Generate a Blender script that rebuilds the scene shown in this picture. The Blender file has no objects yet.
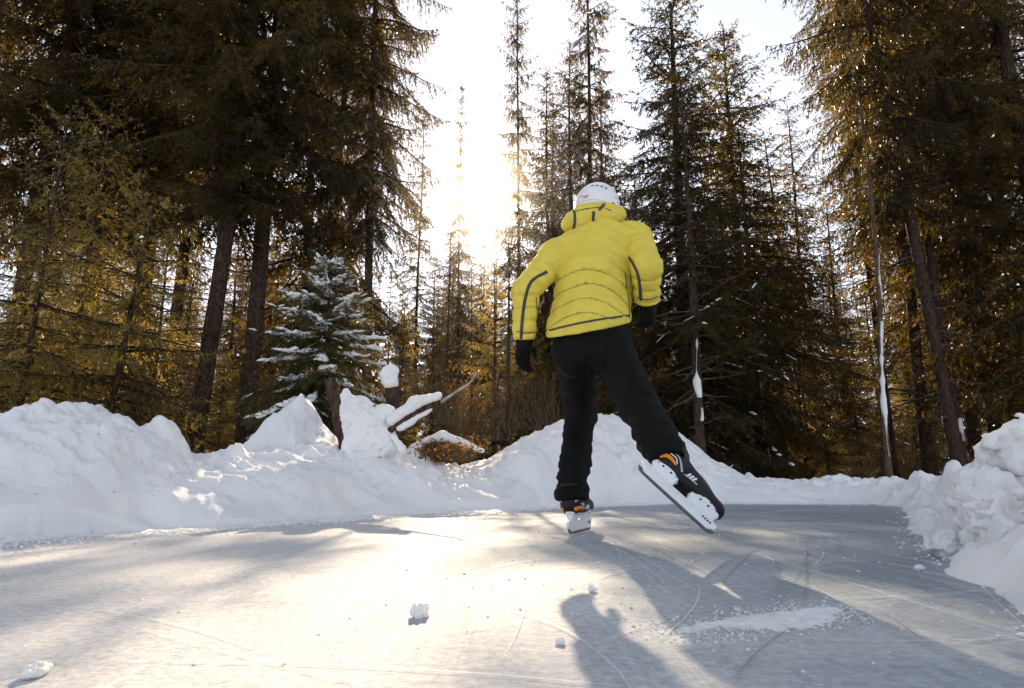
import bpy, math, random
import numpy as np
from mathutils import Vector, Matrix

# ------------------------------------------------------------------ camera, sky, sun, exposure
SC = bpy.context.scene
COL = SC.collection
F_PX, CX, CY = 640.0, 512.0, 344.0
PITCH = math.radians(11.8)
CAM_H = 0.25
cam = bpy.data.cameras.new('camera')
cam.sensor_width = 36.0
cam.lens = F_PX / 1024.0 * 36.0
cam.clip_start = 0.02
cam.clip_end = 5000.0
camo = bpy.data.objects.new('camera', cam)
COL.objects.link(camo)
camo.location = (0, 0, CAM_H)
camo.rotation_euler = (math.radians(90) + PITCH, 0, 0)
SC.camera = camo

SUN_AZ = math.radians(-2.4)      # seen a little left of the view axis (+Y), from behind the trees
SUN_EL = math.radians(24.7)
world = bpy.data.worlds.new('World')
SC.world = world
world.use_nodes = True
wn, wl = world.node_tree.nodes, world.node_tree.links
wn.clear()
sky = wn.new('ShaderNodeTexSky')
sky.sky_type = 'NISHITA'
sky.sun_disc = False
sky.sun_elevation = SUN_EL
sky.sun_rotation = SUN_AZ
sky.altitude = 900
sky.air_density = 0.75
sky.dust_density = 0.3
sky.ozone_density = 1.0
bg = wn.new('ShaderNodeBackground')
bg.inputs['Strength'].default_value = 0.12
wo = wn.new('ShaderNodeOutputWorld')
hs = wn.new('ShaderNodeHueSaturation')
hs.inputs['Saturation'].default_value = 0.38
wl.new(sky.outputs[0], hs.inputs['Color'])
wl.new(hs.outputs[0], bg.inputs[0])
wl.new(bg.outputs[0], wo.inputs[0])

sl = bpy.data.lights.new('sun', 'SUN')
sl.energy = 4.0
sl.angle = math.radians(0.5)
sl.color = (1.0, 0.80, 0.56)
so = bpy.data.objects.new('sun', sl)
COL.objects.link(so)
SUN_DIR = Vector((math.sin(SUN_AZ) * math.cos(SUN_EL), math.cos(SUN_AZ) * math.cos(SUN_EL), math.sin(SUN_EL)))
so.rotation_euler = SUN_DIR.to_track_quat('Z', 'Y').to_euler()
so.location = (0, 20, 30)

SC.view_settings.view_transform = 'Standard'
SC.view_settings.look = 'None'
SC.view_settings.gamma = 1.0
SC.view_settings.use_curve_mapping = False
SC.view_settings.exposure = 1.5
SC.render.engine = 'CYCLES'
cy = SC.cycles
cy.use_denoising = True
try:
    cy.denoiser = 'OPENIMAGEDENOISE'
except Exception:
    pass
cy.max_bounces = 5
cy.diffuse_bounces = 2
cy.glossy_bounces = 2
cy.transmission_bounces = 4
cy.volume_bounces = 0
cy.sample_clamp_indirect = 6.0
cy.use_adaptive_sampling = True
cy.adaptive_threshold = 0.02

# ------------------------------------------------------------------ small helpers
def at(px, py, Y):
    """world point on the ray of a picture point at forward distance Y"""
    a, b = (px - CX) / F_PX, (CY - py) / F_PX
    dy = math.cos(PITCH) - math.sin(PITCH) * b
    dz = math.sin(PITCH) + math.cos(PITCH) * b
    k = Y / dy
    return np.array((a * k, Y, CAM_H + dz * k))

def ground(px, py, z=0.0):
    a, b = (px - CX) / F_PX, (CY - py) / F_PX
    dy = math.cos(PITCH) - math.sin(PITCH) * b
    dz = math.sin(PITCH) + math.cos(PITCH) * b
    k = (z - CAM_H) / dz
    return np.array((a * k, dy * k, z))

def lookup(xs, ys, x):
    return np.interp(x, xs, ys)

def smooth(a, b, x):
    t = np.clip((x - a) / (b - a), 0, 1)
    return t * t * (3 - 2 * t)

def _hash(ix, iy, iz, seed):
    h = (ix * 374761393 + iy * 668265263 + iz * 2147483647 + seed * 1274126177) & 0xffffffff
    h = ((h ^ (h >> 13)) * 1274126177) & 0xffffffff
    h = ((h ^ (h >> 16)) * 2246822519) & 0xffffffff
    return ((h ^ (h >> 15)) & 0xffffff) / float(0xffffff)

def vnoise(p, seed=0):
    """value noise in -1..1, p is (...,3)"""
    p = np.asarray(p, dtype=np.float64)
    i = np.floor(p).astype(np.int64)
    f = p - i
    f = f * f * f * (f * (f * 6 - 15) + 10)
    r = 0
    for dx in (0, 1):
        wx = f[..., 0] if dx else 1 - f[..., 0]
        for dy in (0, 1):
            wy = f[..., 1] if dy else 1 - f[..., 1]
            for dz in (0, 1):
                wz = f[..., 2] if dz else 1 - f[..., 2]
                r = r + wx * wy * wz * _hash(i[..., 0] + dx, i[..., 1] + dy, i[..., 2] + dz, seed)
    return r * 2 - 1

def fbm(p, octv=4, seed=0, gain=0.5):
    p = np.asarray(p, dtype=np.float64)
    a, s = 1.0, 0
    for o in range(octv):
        s = s + a * vnoise(p, seed + o * 17)
        p = p * 2.03 + 11.7
        a *= gain
    return s

def billow(p, octv=3, seed=0):
    p = np.asarray(p, dtype=np.float64)
    a, s = 1.0, 0
    for o in range(octv):
        s = s + a * (1 - 2 * np.abs(vnoise(p, seed + o * 31)))
        p = p * 2.1 + 5.3
        a *= 0.5
    return s

def mesh_from(name, verts, faces, mats=(), face_mats=None, shade=True):
    """verts (n,3); faces: list of (k,3)/(k,4) int arrays"""
    me = bpy.data.meshes.new(name)
    verts = np.asarray(verts, dtype=np.float32)
    if not isinstance(faces, (list, tuple)):
        faces = [faces]
    faces = [np.asarray(f, dtype=np.int32) for f in faces if len(f)]
    me.vertices.add(len(verts))
    me.vertices.foreach_set('co', verts.ravel())
    nl = sum(f.size for f in faces)
    npoly = sum(len(f) for f in faces)
    me.loops.add(nl)
    me.loops.foreach_set('vertex_index', np.concatenate([f.ravel() for f in faces]))
    me.polygons.add(npoly)
    tot = np.concatenate([np.full(len(f), f.shape[1], dtype=np.int32) for f in faces])
    st = np.concatenate(([0], np.cumsum(tot)[:-1])).astype(np.int32)
    me.polygons.foreach_set('loop_start', st)
    me.polygons.foreach_set('loop_total', tot)
    for m in mats:
        me.materials.append(m)
    if face_mats is not None:
        me.polygons.foreach_set('material_index', np.asarray(face_mats, dtype=np.int32))
    me.polygons.foreach_set('use_smooth', np.full(npoly, bool(shade)))
    me.update(calc_edges=True)
    me.validate()
    return me

def link(name, data, parent=None):
    o = bpy.data.objects.new(name, data)
    COL.objects.link(o)
    if parent is not None:
        o.parent = parent
    return o

def tag(o, label=None, cat=None, group=None, kind=None):
    if label: o['label'] = label
    if cat: o['category'] = cat
    if group: o['group'] = group
    if kind: o['kind'] = kind
    return o

def tube(path, radii, sides=6, cap=True):
    """verts, quads, tris of a tube along a path"""
    P = np.asarray(path, dtype=float)
    n = len(P)
    R = np.full(n, radii, dtype=float) if np.isscalar(radii) else np.asarray(radii, dtype=float)
    T = np.gradient(P, axis=0)
    T /= np.linalg.norm(T, axis=1)[:, None] + 1e-9
    ref = np.array((0.0, 0, 1)) if abs(T[0][2]) < .8 else np.array((1.0, 0, 0))
    V = []
    u = np.cross(T[0], ref); u /= np.linalg.norm(u)
    ang = np.linspace(0, 2 * math.pi, sides, endpoint=False)
    for i in range(n):
        u = u - T[i] * np.dot(u, T[i]); u /= np.linalg.norm(u) + 1e-9
        w = np.cross(T[i], u)
        V.append(P[i] + R[i] * (np.cos(ang)[:, None] * u + np.sin(ang)[:, None] * w))
    V = np.concatenate(V)
    i, j = np.meshgrid(np.arange(n - 1), np.arange(sides), indexing='ij')
    a = (i * sides + j).ravel(); b = (i * sides + (j + 1) % sides).ravel()
    Q = np.stack([a, b, b + sides, a + sides], 1)
    Tn = np.zeros((0, 3), int)
    if cap:
        V = np.concatenate([V, P[:1], P[-1:]])
        k = np.arange(sides)
        c0 = np.stack([np.full(sides, n * sides), (k + 1) % sides, k], 1)
        c1 = np.stack([np.full(sides, n * sides + 1), (n - 1) * sides + k, (n - 1) * sides + (k + 1) % sides], 1)
        Tn = np.concatenate([c0, c1])
    return V, Q, Tn

class Pile:
    """collects pieces into one mesh"""
    def __init__(s):
        s.v, s.q, s.t, s.qm, s.tm, s.n = [], [], [], [], [], 0
    def add(s, V, Q=None, T=None, m=0):
        if Q is not None and len(Q):
            s.q.append(np.asarray(Q) + s.n); s.qm.append(np.full(len(Q), m))
        if T is not None and len(T):
            s.t.append(np.asarray(T) + s.n); s.tm.append(np.full(len(T), m))
        s.v.append(np.asarray(V, dtype=np.float32)); s.n += len(V)
    def mesh(s, name, mats, shade=True):
        fs, fm = [], []
        if s.q: fs.append(np.concatenate(s.q)); fm.append(np.concatenate(s.qm))
        if s.t: fs.append(np.concatenate(s.t)); fm.append(np.concatenate(s.tm))
        return mesh_from(name, np.concatenate(s.v), fs, mats, np.concatenate(fm), shade)

# ---- implicit solids: union of tapered limbs, meshed with surface nets
def seg(p, a, b, ra, rb):
    a, b = np.asarray(a, float), np.asarray(b, float)
    ba = b - a
    t = np.clip(((p - a) @ ba) / (ba @ ba + 1e-12), 0, 1)
    return np.linalg.norm(p - a - t[..., None] * ba, axis=-1) - (ra + t * (rb - ra))

def ell(p, c, r, M=None):
    q = p - np.asarray(c, float)
    if M is not None:
        q = q @ np.asarray(M)
    r = np.asarray(r, float)
    k0 = np.linalg.norm(q / r, axis=-1)
    k1 = np.linalg.norm(q / (r * r), axis=-1)
    return k0 * (k0 - 1) / (k1 + 1e-9)

def smin(a, b, k):
    h = np.clip(0.5 + 0.5 * (b - a) / k, 0, 1)
    return b + (a - b) * h - k * h * (1 - h)

def nets(f, lo, hi, h):
    lo, hi = np.asarray(lo, float), np.asarray(hi, float)
    n = np.ceil((hi - lo) / h).astype(int) + 1
    g = np.stack(np.meshgrid(*[lo[k] + h * np.arange(n[k]) for k in range(3)], indexing='ij'), -1)
    V = np.empty(n)
    for i in range(n[0]):
        V[i] = f(g[i].reshape(-1, 3)).reshape(n[1], n[2])
    ins = V < 0
    c = [ins[dx:n[0] - 1 + dx, dy:n[1] - 1 + dy, dz:n[2] - 1 + dz] for dx in (0, 1) for dy in (0, 1) for dz in (0, 1)]
    cnt = sum(x.astype(int) for x in c)
    act = (cnt > 0) & (cnt < 8)
    idx = -np.ones(act.shape, int)
    I = np.argwhere(act)
    idx[act] = np.arange(len(I))
    acc = np.zeros((len(I), 3)); num = np.zeros(len(I))
    corners = [(dx, dy, dz) for dx in (0, 1) for dy in (0, 1) for dz in (0, 1)]
    for ca in corners:
        for k in range(3):
            if ca[k]: continue
            cb = list(ca); cb[k] = 1
            va = V[I[:, 0] + ca[0], I[:, 1] + ca[1], I[:, 2] + ca[2]]
            vb = V[I[:, 0] + cb[0], I[:, 1] + cb[1], I[:, 2] + cb[2]]
            m = (va < 0) != (vb < 0)
            t = va[m] / (va[m] - vb[m])
            pt = np.tile(np.array(ca, float), (m.sum(), 1)); pt[:, k] = t
            acc[m] += pt; num[m] += 1
    P = lo + h * (I + acc / num[:, None])
    quads = []
    for k in range(3):
        a, b = (k + 1) % 3, (k + 2) % 3
        s0 = [slice(0, n[0]), slice(0, n[1]), slice(0, n[2])]
        s1 = list(s0); s0[k] = slice(0, n[k] - 1); s1[k] = slice(1, n[k])
        A, B = ins[tuple(s0)], ins[tuple(s1)]
        e = np.argwhere(A != B)
        e = e[(e[:, a] > 0) & (e[:, b] > 0) & (e[:, a] < n[a] - 1) & (e[:, b] < n[b] - 1)]
        if not len(e): continue
        flip = ~A[e[:, 0], e[:, 1], e[:, 2]]
        def cell(da, db):
            q = e.copy(); q[:, a] += da; q[:, b] += db
            return idx[q[:, 0], q[:, 1], q[:, 2]]
        q = np.stack([cell(-1, -1), cell(0, -1), cell(0, 0), cell(-1, 0)], 1)
        q[flip] = q[flip][:, ::-1]
        quads.append(q)
    Q = np.concatenate(quads)
    Q = Q[(Q >= 0).all(1)]
    return P, Q

def vnormals(P, Q):
    n = np.cross(P[Q[:, 2]] - P[Q[:, 0]], P[Q[:, 3]] - P[Q[:, 1]])
    N = np.zeros_like(P)
    for k in range(4):
        np.add.at(N, Q[:, k], n)
    return N / (np.linalg.norm(N, axis=1)[:, None] + 1e-12)

def relax(P, Q, it=2, w=0.5):
    e = np.concatenate([Q[:, [k, (k + 1) % 4]] for k in range(4)])
    for _ in range(it):
        S = np.zeros_like(P); c = np.zeros(len(P))
        np.add.at(S, e[:, 0], P[e[:, 1]]); np.add.at(S, e[:, 1], P[e[:, 0]])
        np.add.at(c, e[:, 0], 1); np.add.at(c, e[:, 1], 1)
        P = P * (1 - w) + w * S / np.maximum(c, 1)[:, None]
    return P

def grad(f, p, e=0.003):
    g = np.stack([f(p + np.eye(3)[k] * e) - f(p - np.eye(3)[k] * e) for k in range(3)], -1)
    return g / (np.linalg.norm(g, axis=-1)[..., None] + 1e-9)

def onto(f, p, off=0.0, it=6):
    p = np.asarray(p, float).copy()
    for _ in range(it):
        p -= grad(f, p) * (f(p) - off)[:, None]
    return p

def resample(pts, n):
    pts = np.asarray(pts, float)
    d = np.concatenate(([0], np.cumsum(np.linalg.norm(np.diff(pts, axis=0), axis=1))))
    t = np.linspace(0, d[-1], n)
    return np.stack([np.interp(t, d, pts[:, k]) for k in range(3)], 1)

# ------------------------------------------------------------------ materials
def new_mat(name):
    m = bpy.data.materials.new(name)
    m.use_nodes = True
    nt = m.node_tree
    nt.nodes.clear()
    out = nt.nodes.new('ShaderNodeOutputMaterial')
    return m, nt.nodes, nt.links, out

def ramp(N, stops):
    r = N.new('ShaderNodeValToRGB')
    e = r.color_ramp.elements
    while len(e) < len(stops): e.new(0.5)
    for k, (p, c) in enumerate(stops):
        e[k].position = p
        e[k].color = (c[0], c[1], c[2], 1) if not np.isscalar(c) else (c, c, c, 1)
    return r

def noise_node(N, L, vec, scale, detail=4, rough=0.55, dist=0.0):
    n = N.new('ShaderNodeTexNoise')
    n.inputs['Scale'].default_value = scale
    n.inputs['Detail'].default_value = detail
    n.inputs['Roughness'].default_value = rough
    n.inputs['Distortion'].default_value = dist
    if vec is not None: L.new(vec, n.inputs['Vector'])
    return n

def simple(name, col, rough=0.6, var=0.15, scale=20, bump=0.0, bscale=60, spec=0.3, metal=0.0, coords='Object'):
    m, N, L, out = new_mat(name)
    p = N.new('ShaderNodeBsdfPrincipled')
    tc = N.new('ShaderNodeTexCoord')
    n = noise_node(N, L, tc.outputs[coords], scale, 5)
    c0 = tuple(max(0, x * (1 - var)) for x in col); c1 = tuple(min(1, x * (1 + var)) for x in col)
    r = ramp(N, [(0.3, c0), (0.7, c1)])
    L.new(n.outputs['Fac'], r.inputs[0]); L.new(r.outputs[0], p.inputs['Base Color'])
    p.inputs['Roughness'].default_value = rough
    p.inputs['Metallic'].default_value = metal
    p.inputs['Specular IOR Level'].default_value = spec
    if bump:
        nb = noise_node(N, L, tc.outputs[coords], bscale, 5)
        b = N.new('ShaderNodeBump')
        b.inputs['Strength'].default_value = bump
        b.inputs['Distance'].default_value = 0.01
        L.new(nb.outputs['Fac'], b.inputs['Height']); L.new(b.outputs[0], p.inputs['Normal'])
    L.new(p.outputs[0], out.inputs['Surface'])
    return m

def snow_mat(name='snow', tint=(0.91, 0.90, 0.89)):
    m, N, L, out = new_mat(name)
    p = N.new('ShaderNodeBsdfPrincipled')
    tc = N.new('ShaderNodeTexCoord')
    n = noise_node(N, L, tc.outputs['Object'], 2.5, 6, 0.6)
    r = ramp(N, [(0.3, tuple(x * 0.93 for x in tint)), (0.65, tint)])
    L.new(n.outputs['Fac'], r.inputs[0])
    nd = noise_node(N, L, tc.outputs['Object'], 34, 3, 0.7)
    rd = ramp(N, [(0.72, (1, 1, 1)), (0.80, (0.55, 0.5, 0.44))])
    L.new(nd.outputs['Fac'], rd.inputs[0])
    mx = N.new('ShaderNodeMix'); mx.data_type = 'RGBA'; mx.blend_type = 'MULTIPLY'
    mx.inputs[0].default_value = 0.6
    L.new(r.outputs[0], mx.inputs[6]); L.new(rd.outputs[0], mx.inputs[7])
    L.new(mx.outputs[2], p.inputs['Base Color'])
    p.inputs['Roughness'].default_value = 0.75
    p.inputs['Specular IOR Level'].default_value = 0.25
    p.inputs['Subsurface Weight'].default_value = 0.35
    p.inputs['Subsurface Radius'].default_value = (1.0, 1.0, 1.0)
    p.inputs['Subsurface Scale'].default_value = 0.02
    n1 = noise_node(N, L, tc.outputs['Object'], 22, 8, 0.72)
    n2 = noise_node(N, L, tc.outputs['Object'], 160, 3, 0.6)
    a = N.new('ShaderNodeMath'); a.operation = 'MULTIPLY_ADD'
    a.inputs[1].default_value = 0.25
    L.new(n2.outputs['Fac'], a.inputs[0]); L.new(n1.outputs['Fac'], a.inputs[2])
    b = N.new('ShaderNodeBump'); b.inputs['Strength'].default_value = 0.55; b.inputs['Distance'].default_value = 0.03
    L.new(a.outputs[0], b.inputs['Height']); L.new(b.outputs[0], p.inputs['Normal'])
    L.new(p.outputs[0], out.inputs['Surface'])
    return m

def ice_mat():
    m, N, L, out = new_mat('ice')
    p = N.new('ShaderNodeBsdfPrincipled')
    tc = N.new('ShaderNodeTexCoord')
    o = tc.outputs['Object']
    # powder cover: cloudy patches, thicker towards the snowbank on the left
    n0 = noise_node(N, L, o, 0.9, 7, 0.62, 0.4)
    sx = N.new('ShaderNodeSeparateXYZ'); L.new(o, sx.inputs[0])
    ma = N.new('ShaderNodeMath'); ma.operation = 'MULTIPLY_ADD'; ma.inputs[1].default_value = -0.13; ma.inputs[2].default_value = 0.06
    L.new(sx.outputs['X'], ma.inputs[0])
    cl = N.new('ShaderNodeClamp'); cl.inputs[1].default_value = -0.16; cl.inputs[2].default_value = 0.3
    L.new(ma.outputs[0], cl.inputs[0])
    ad = N.new('ShaderNodeMath'); ad.operation = 'ADD'
    L.new(n0.outputs['Fac'], ad.inputs[0]); L.new(cl.outputs[0], ad.inputs[1])
    rp = ramp(N, [(0.34, 0.0), (0.64, 1.0)])
    L.new(ad.outputs[0], rp.inputs[0])
    # skate grooves: long streaks in a few directions
    streaks = []
    for ang, sc, lo, hi in ((62, 34, 0.60, 0.72), (28, 46, 0.62, 0.74), (100, 40, 0.63, 0.75), (8, 60, 0.62, 0.73)):
        mp = N.new('ShaderNodeMapping')
        mp.inputs['Rotation'].default_value = (0, 0, math.radians(ang))
        mp.inputs['Scale'].default_value = (sc, 0.7, 1)
        nw = noise_node(N, L, o, 0.5, 2)
        mixv = N.new('ShaderNodeMix'); mixv.data_type = 'VECTOR'
        mixv.inputs[0].default_value = 0.12
        L.new(o, mixv.inputs[4]); L.new(nw.outputs['Color'], mixv.inputs[5])
        L.new(mixv.outputs[1], mp.inputs['Vector'])
        ns = noise_node(N, L, mp.outputs[0], 1.0, 2, 0.5)
        rs = ramp(N, [(lo, 0.0), (hi, 1.0)])
        L.new(ns.outputs['Fac'], rs.inputs[0]); streaks.append(rs.outputs[0])
    s = streaks[0]
    for k in streaks[1:]:
        mm = N.new('ShaderNodeMath'); mm.operation = 'MAXIMUM'
        L.new(s, mm.inputs[0]); L.new(k, mm.inputs[1]); s = mm.outputs[0]
    fine = noise_node(N, L, o, 55, 4, 0.7)
    rf = ramp(N, [(0.32, (0.70, 0.70, 0.70)), (0.68, (1.08, 1.08, 1.08))])
    L.new(fine.outputs['Fac'], rf.inputs[0])
    c1 = N.new('ShaderNodeMix'); c1.data_type = 'RGBA'
    c1.inputs[6].default_value = (0.32, 0.375, 0.415, 1); c1.inputs[7].default_value = (0.70, 0.69, 0.685, 1)
    L.new(rp.outputs[0], c1.inputs[0])
    c2 = N.new('ShaderNodeMix'); c2.data_type = 'RGBA'
    c2.inputs[7].default_value = (0.70, 0.74, 0.78, 1)
    sm = N.new('ShaderNodeMath'); sm.operation = 'MULTIPLY'; sm.inputs[1].default_value = 0.55
    L.new(s, sm.inputs[0]); L.new(sm.outputs[0], c2.inputs[0]); L.new(c1.outputs[2], c2.inputs[6])
    c3 = N.new('ShaderNodeMix'); c3.data_type = 'RGBA'; c3.blend_type = 'MULTIPLY'; c3.inputs[0].default_value = 1
    L.new(c2.outputs[2], c3.inputs[6]); L.new(rf.outputs[0], c3.inputs[7])
    L.new(c3.outputs[2], p.inputs['Base Color'])
    rr = ramp(N, [(0.0, 0.36), (0.6, 0.8), (1.0, 0.9)])
    L.new(rp.outputs[0], rr.inputs[0]); L.new(rr.outputs[0], p.inputs['Roughness'])
    p.inputs['IOR'].default_value = 1.31
    h1 = noise_node(N, L, o, 90, 5, 0.75)
    hm = N.new('ShaderNodeMath'); hm.operation = 'MULTIPLY_ADD'; hm.inputs[1].default_value = -0.5
    L.new(s, hm.inputs[0]); L.new(h1.outputs['Fac'], hm.inputs[2])
    hb = noise_node(N, L, o, 4, 4, 0.6)
    hs = N.new('ShaderNodeMath'); hs.operation = 'MULTIPLY_ADD'; hs.inputs[1].default_value = 2.0
    L.new(hb.outputs['Fac'], hs.inputs[0]); L.new(hm.outputs[0], hs.inputs[2])
    b = N.new('ShaderNodeBump'); b.inputs['Strength'].default_value = 0.75; b.inputs['Distance'].default_value = 0.005
    L.new(hs.outputs[0], b.inputs['Height']); L.new(b.outputs[0], p.inputs['Normal'])
    L.new(p.outputs[0], out.inputs['Surface'])
    return m

def needle_mat(name, refl, trans, tw=0.4, spec=0.2):
    m, N, L, out = new_mat(name)
    tc = N.new('ShaderNodeTexCoord'); oi = N.new('ShaderNodeObjectInfo')
    n = noise_node(N, L, tc.outputs['Object'], 1.4, 4, 0.6)
    ad = N.new('ShaderNodeMath'); ad.operation = 'MULTIPLY_ADD'; ad.inputs[1].default_value = 0.25; ad.inputs[2].default_value = -0.12
    L.new(oi.outputs['Random'], ad.inputs[0])
    a2 = N.new('ShaderNodeMath'); a2.operation = 'ADD'
    L.new(n.outputs['Fac'], a2.inputs[0]); L.new(ad.outputs[0], a2.inputs[1])
    r1 = ramp(N, [(0.3, tuple(x * 0.6 for x in refl)), (0.55, refl), (0.78, (refl[0] * 2.2, refl[1] * 1.5, refl[2] * 1.1))])
    r2 = ramp(N, [(0.3, tuple(x * 0.5 for x in trans)), (0.55, trans), (0.78, (trans[0] * 1.35, trans[1] * 1.05, trans[2] * 0.8))])
    L.new(a2.outputs[0], r1.inputs[0]); L.new(a2.outputs[0], r2.inputs[0])
    p = N.new('ShaderNodeBsdfPrincipled')
    p.inputs['Roughness'].default_value = 0.38
    p.inputs['Specular IOR Level'].default_value = spec
    L.new(r1.outputs[0], p.inputs['Base Color'])
    t = N.new('ShaderNodeBsdfTranslucent'); L.new(r2.outputs[0], t.inputs[0])
    mx = N.new('ShaderNodeMixShader'); mx.inputs[0].default_value = tw
    L.new(p.outputs[0], mx.inputs[1]); L.new(t.outputs[0], mx.inputs[2])
    L.new(mx.outputs[0], out.inputs['Surface'])
    return m

def bark_mat():
    m, N, L, out = new_mat('bark')
    p = N.new('ShaderNodeBsdfPrincipled'); tc = N.new('ShaderNodeTexCoord')
    mp = N.new('ShaderNodeMapping'); mp.inputs['Scale'].default_value = (1, 1, 0.28)
    L.new(tc.outputs['Object'], mp.inputs[0])
    v = N.new('ShaderNodeTexVoronoi'); v.inputs['Scale'].default_value = 38
    L.new(mp.outputs[0], v.inputs['Vector'])
    n = noise_node(N, L, mp.outputs[0], 14, 6, 0.65)
    mu = N.new('ShaderNodeMath'); mu.operation = 'MULTIPLY'
    L.new(v.outputs['Distance'], mu.inputs[0]); L.new(n.outputs['Fac'], mu.inputs[1])
    r = ramp(N, [(0.02, (0.014, 0.009, 0.007)), (0.2, (0.045, 0.028, 0.020)), (0.45, (0.09, 0.06, 0.044))])
    L.new(mu.outputs[0], r.inputs[0]); L.new(r.outputs[0], p.inputs['Base Color'])
    p.inputs['Roughness'].default_value = 0.9
    p.inputs['Specular IOR Level'].default_value = 0.12
    b = N.new('ShaderNodeBump'); b.inputs['Strength'].default_value = 0.9; b.inputs['Distance'].default_value = 0.02
    L.new(mu.outputs[0], b.inputs['Height']); L.new(b.outputs[0], p.inputs['Normal'])
    L.new(p.outputs[0], out.inputs['Surface'])
    return m

def floor_mat():
    m, N, L, out = new_mat('forest_floor')
    p = N.new('ShaderNodeBsdfPrincipled'); tc = N.new('ShaderNodeTexCoord')
    n = noise_node(N, L, tc.outputs['Object'], 7, 8, 0.7)
    r = ramp(N, [(0.3, (0.03, 0.018, 0.01)), (0.5, (0.10, 0.06, 0.03)), (0.7, (0.20, 0.12, 0.05))])
    L.new(n.outputs['Fac'], r.inputs[0])
    n2 = noise_node(N, L, tc.outputs['Object'], 0.45, 7, 0.65)
    r2 = ramp(N, [(0.54, 0.0), (0.60, 1.0)])
    L.new(n2.outputs['Fac'], r2.inputs[0])
    mx = N.new('ShaderNodeMix'); mx.data_type = 'RGBA'; mx.inputs[7].default_value = (0.8, 0.82, 0.85, 1)
    L.new(r2.outputs[0], mx.inputs[0]); L.new(r.outputs[0], mx.inputs[6])
    L.new(mx.outputs[2], p.inputs['Base Color'])
    p.inputs['Roughness'].default_value = 0.95
    b = N.new('ShaderNodeBump'); b.inputs['Strength'].default_value = 0.8; b.inputs['Distance'].default_value = 0.05
    L.new(n.outputs['Fac'], b.inputs['Height']); L.new(b.outputs[0], p.inputs['Normal'])
    L.new(p.outputs[0], out.inputs['Surface'])
    return m

M = {}
M['snow'] = snow_mat()
M['ice'] = ice_mat()
M['needle'] = needle_mat('spruce_needles', (0.011, 0.0125, 0.005), (0.40, 0.26, 0.035), 0.30)
M['needle_young'] = needle_mat('young_spruce_needles', (0.040, 0.044, 0.014), (0.85, 0.62, 0.13), 0.5, 0.5)
M['brush'] = needle_mat('dry_brush_leaves', (0.05, 0.032, 0.014), (0.34, 0.19, 0.05), 0.4)
M['bark'] = bark_mat()
M['twig'] = simple('twig_wood', (0.045, 0.030, 0.020), 0.9, 0.4, 6, spec=.1)
M['dead'] = simple('dead_wood', (0.11, 0.075, 0.05), 0.9, 0.45, 9, 0.4, 40, .1)
M['floor'] = floor_mat()

# ------------------------------------------------------------------ ground, ice and snowbanks
def u_of(px):
    return (px - CX) / 654.0

# forest floor: one wide sheet that rises gently behind the rink
def floor_z(x, y):
    r = np.hypot(x, y)
    z = -0.22 + 0.30 * smooth(5.5, 10, r) + 0.018 * np.clip(r - 12, 0, 12) + 0.085 * np.clip(r - 24, 0, 60) + 0.02 * np.clip(r - 84, 0, 400)
    z = z + 0.10 * vnoise(np.stack([x * .35, y * .35, 0 * x], -1), 5) * smooth(8, 12, r)
    return z - 0.30 * smooth(2, -3, y)
g = np.concatenate([-np.geomspace(600, 30, 24), np.linspace(-28, 28, 113), np.geomspace(30, 600, 24)])
GX, GY = np.meshgrid(g, g + 12, indexing='ij')
GZ = floor_z(GX, GY)
n = len(g)
i, j = np.meshgrid(np.arange(n - 1), np.arange(n - 1), indexing='ij')
a = (i * n + j).ravel()
Q = np.stack([a, a + n, a + n + 1, a + 1], 1)
fo = link('forest_ground', mesh_from('forest_ground', np.stack([GX, GY, GZ], -1).reshape(-1, 3), Q, [M['floor']]))
tag(fo, 'brown needle-strewn forest floor with patches of old snow', kind='structure')

# ice: the frozen path, a slightly uneven sheet
def grid(xs, ys, zf):
    X, Y = np.meshgrid(xs, ys, indexing='ij')
    Z = zf(X, Y)
    nx, ny = len(xs), len(ys)
    i, j = np.meshgrid(np.arange(nx - 1), np.arange(ny - 1), indexing='ij')
    a = (i * ny + j).ravel()
    return np.stack([X, Y, Z], -1).reshape(-1, 3), np.stack([a, a + ny, a + ny + 1, a + 1], 1)
V, Q = grid(np.linspace(-7, 8, 151), np.linspace(-5, 9, 141), lambda x, y: 0.002 * vnoise(np.stack([x * 1.3, y * 1.3, 0 * x], -1), 9))
ice = link('ice', mesh_from('ice', V, Q, [M['ice']]))
tag(ice, 'scratched pale ice of the skating path', kind='structure')

# main snowbank: from the left edge round behind the skater to the far right
PX_F = [-900, -300, 0, 110, 250, 370, 450, 512, 560, 620, 700, 800, 920, 1000, 1150]
PY_F = [600, 556, 543, 535, 527, 518, 513, 511, 508, 505, 503.5, 504, 505, 504, 503]
PX_C = [-900, -300, -100, 0, 60, 110, 150, 172, 190, 215, 240, 300, 350, 380, 420, 460, 490, 520, 560, 600, 640, 680, 715, 745, 800, 850, 920, 1000, 1150]
PY_C = [360, 388, 398, 404, 401, 408, 424, 431, 447, 446, 446, 447, 449, 447, 453, 463, 456, 441, 420, 413, 424, 434, 458, 474, 481, 480, 484, 482, 480]
def foot_y(px):
    py = np.interp(px, PX_F, PY_F)
    return CAM_H / np.tan(np.arctan((py - CY) / F_PX) - PITCH)
def crest_off(px):
    return np.interp(px, [-900, 0, 250, 450, 560, 640, 760, 920], [0.7, 0.95, 1.0, 1.1, 1.7, 1.7, 0.9, 0.8])
def crest_z(px):
    yc = foot_y(px) + crest_off(px)
    py = np.interp(px, PX_C, PY_C)
    return CAM_H + yc * np.tan(np.arctan((CY - py) / F_PX) + PITCH)
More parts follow.
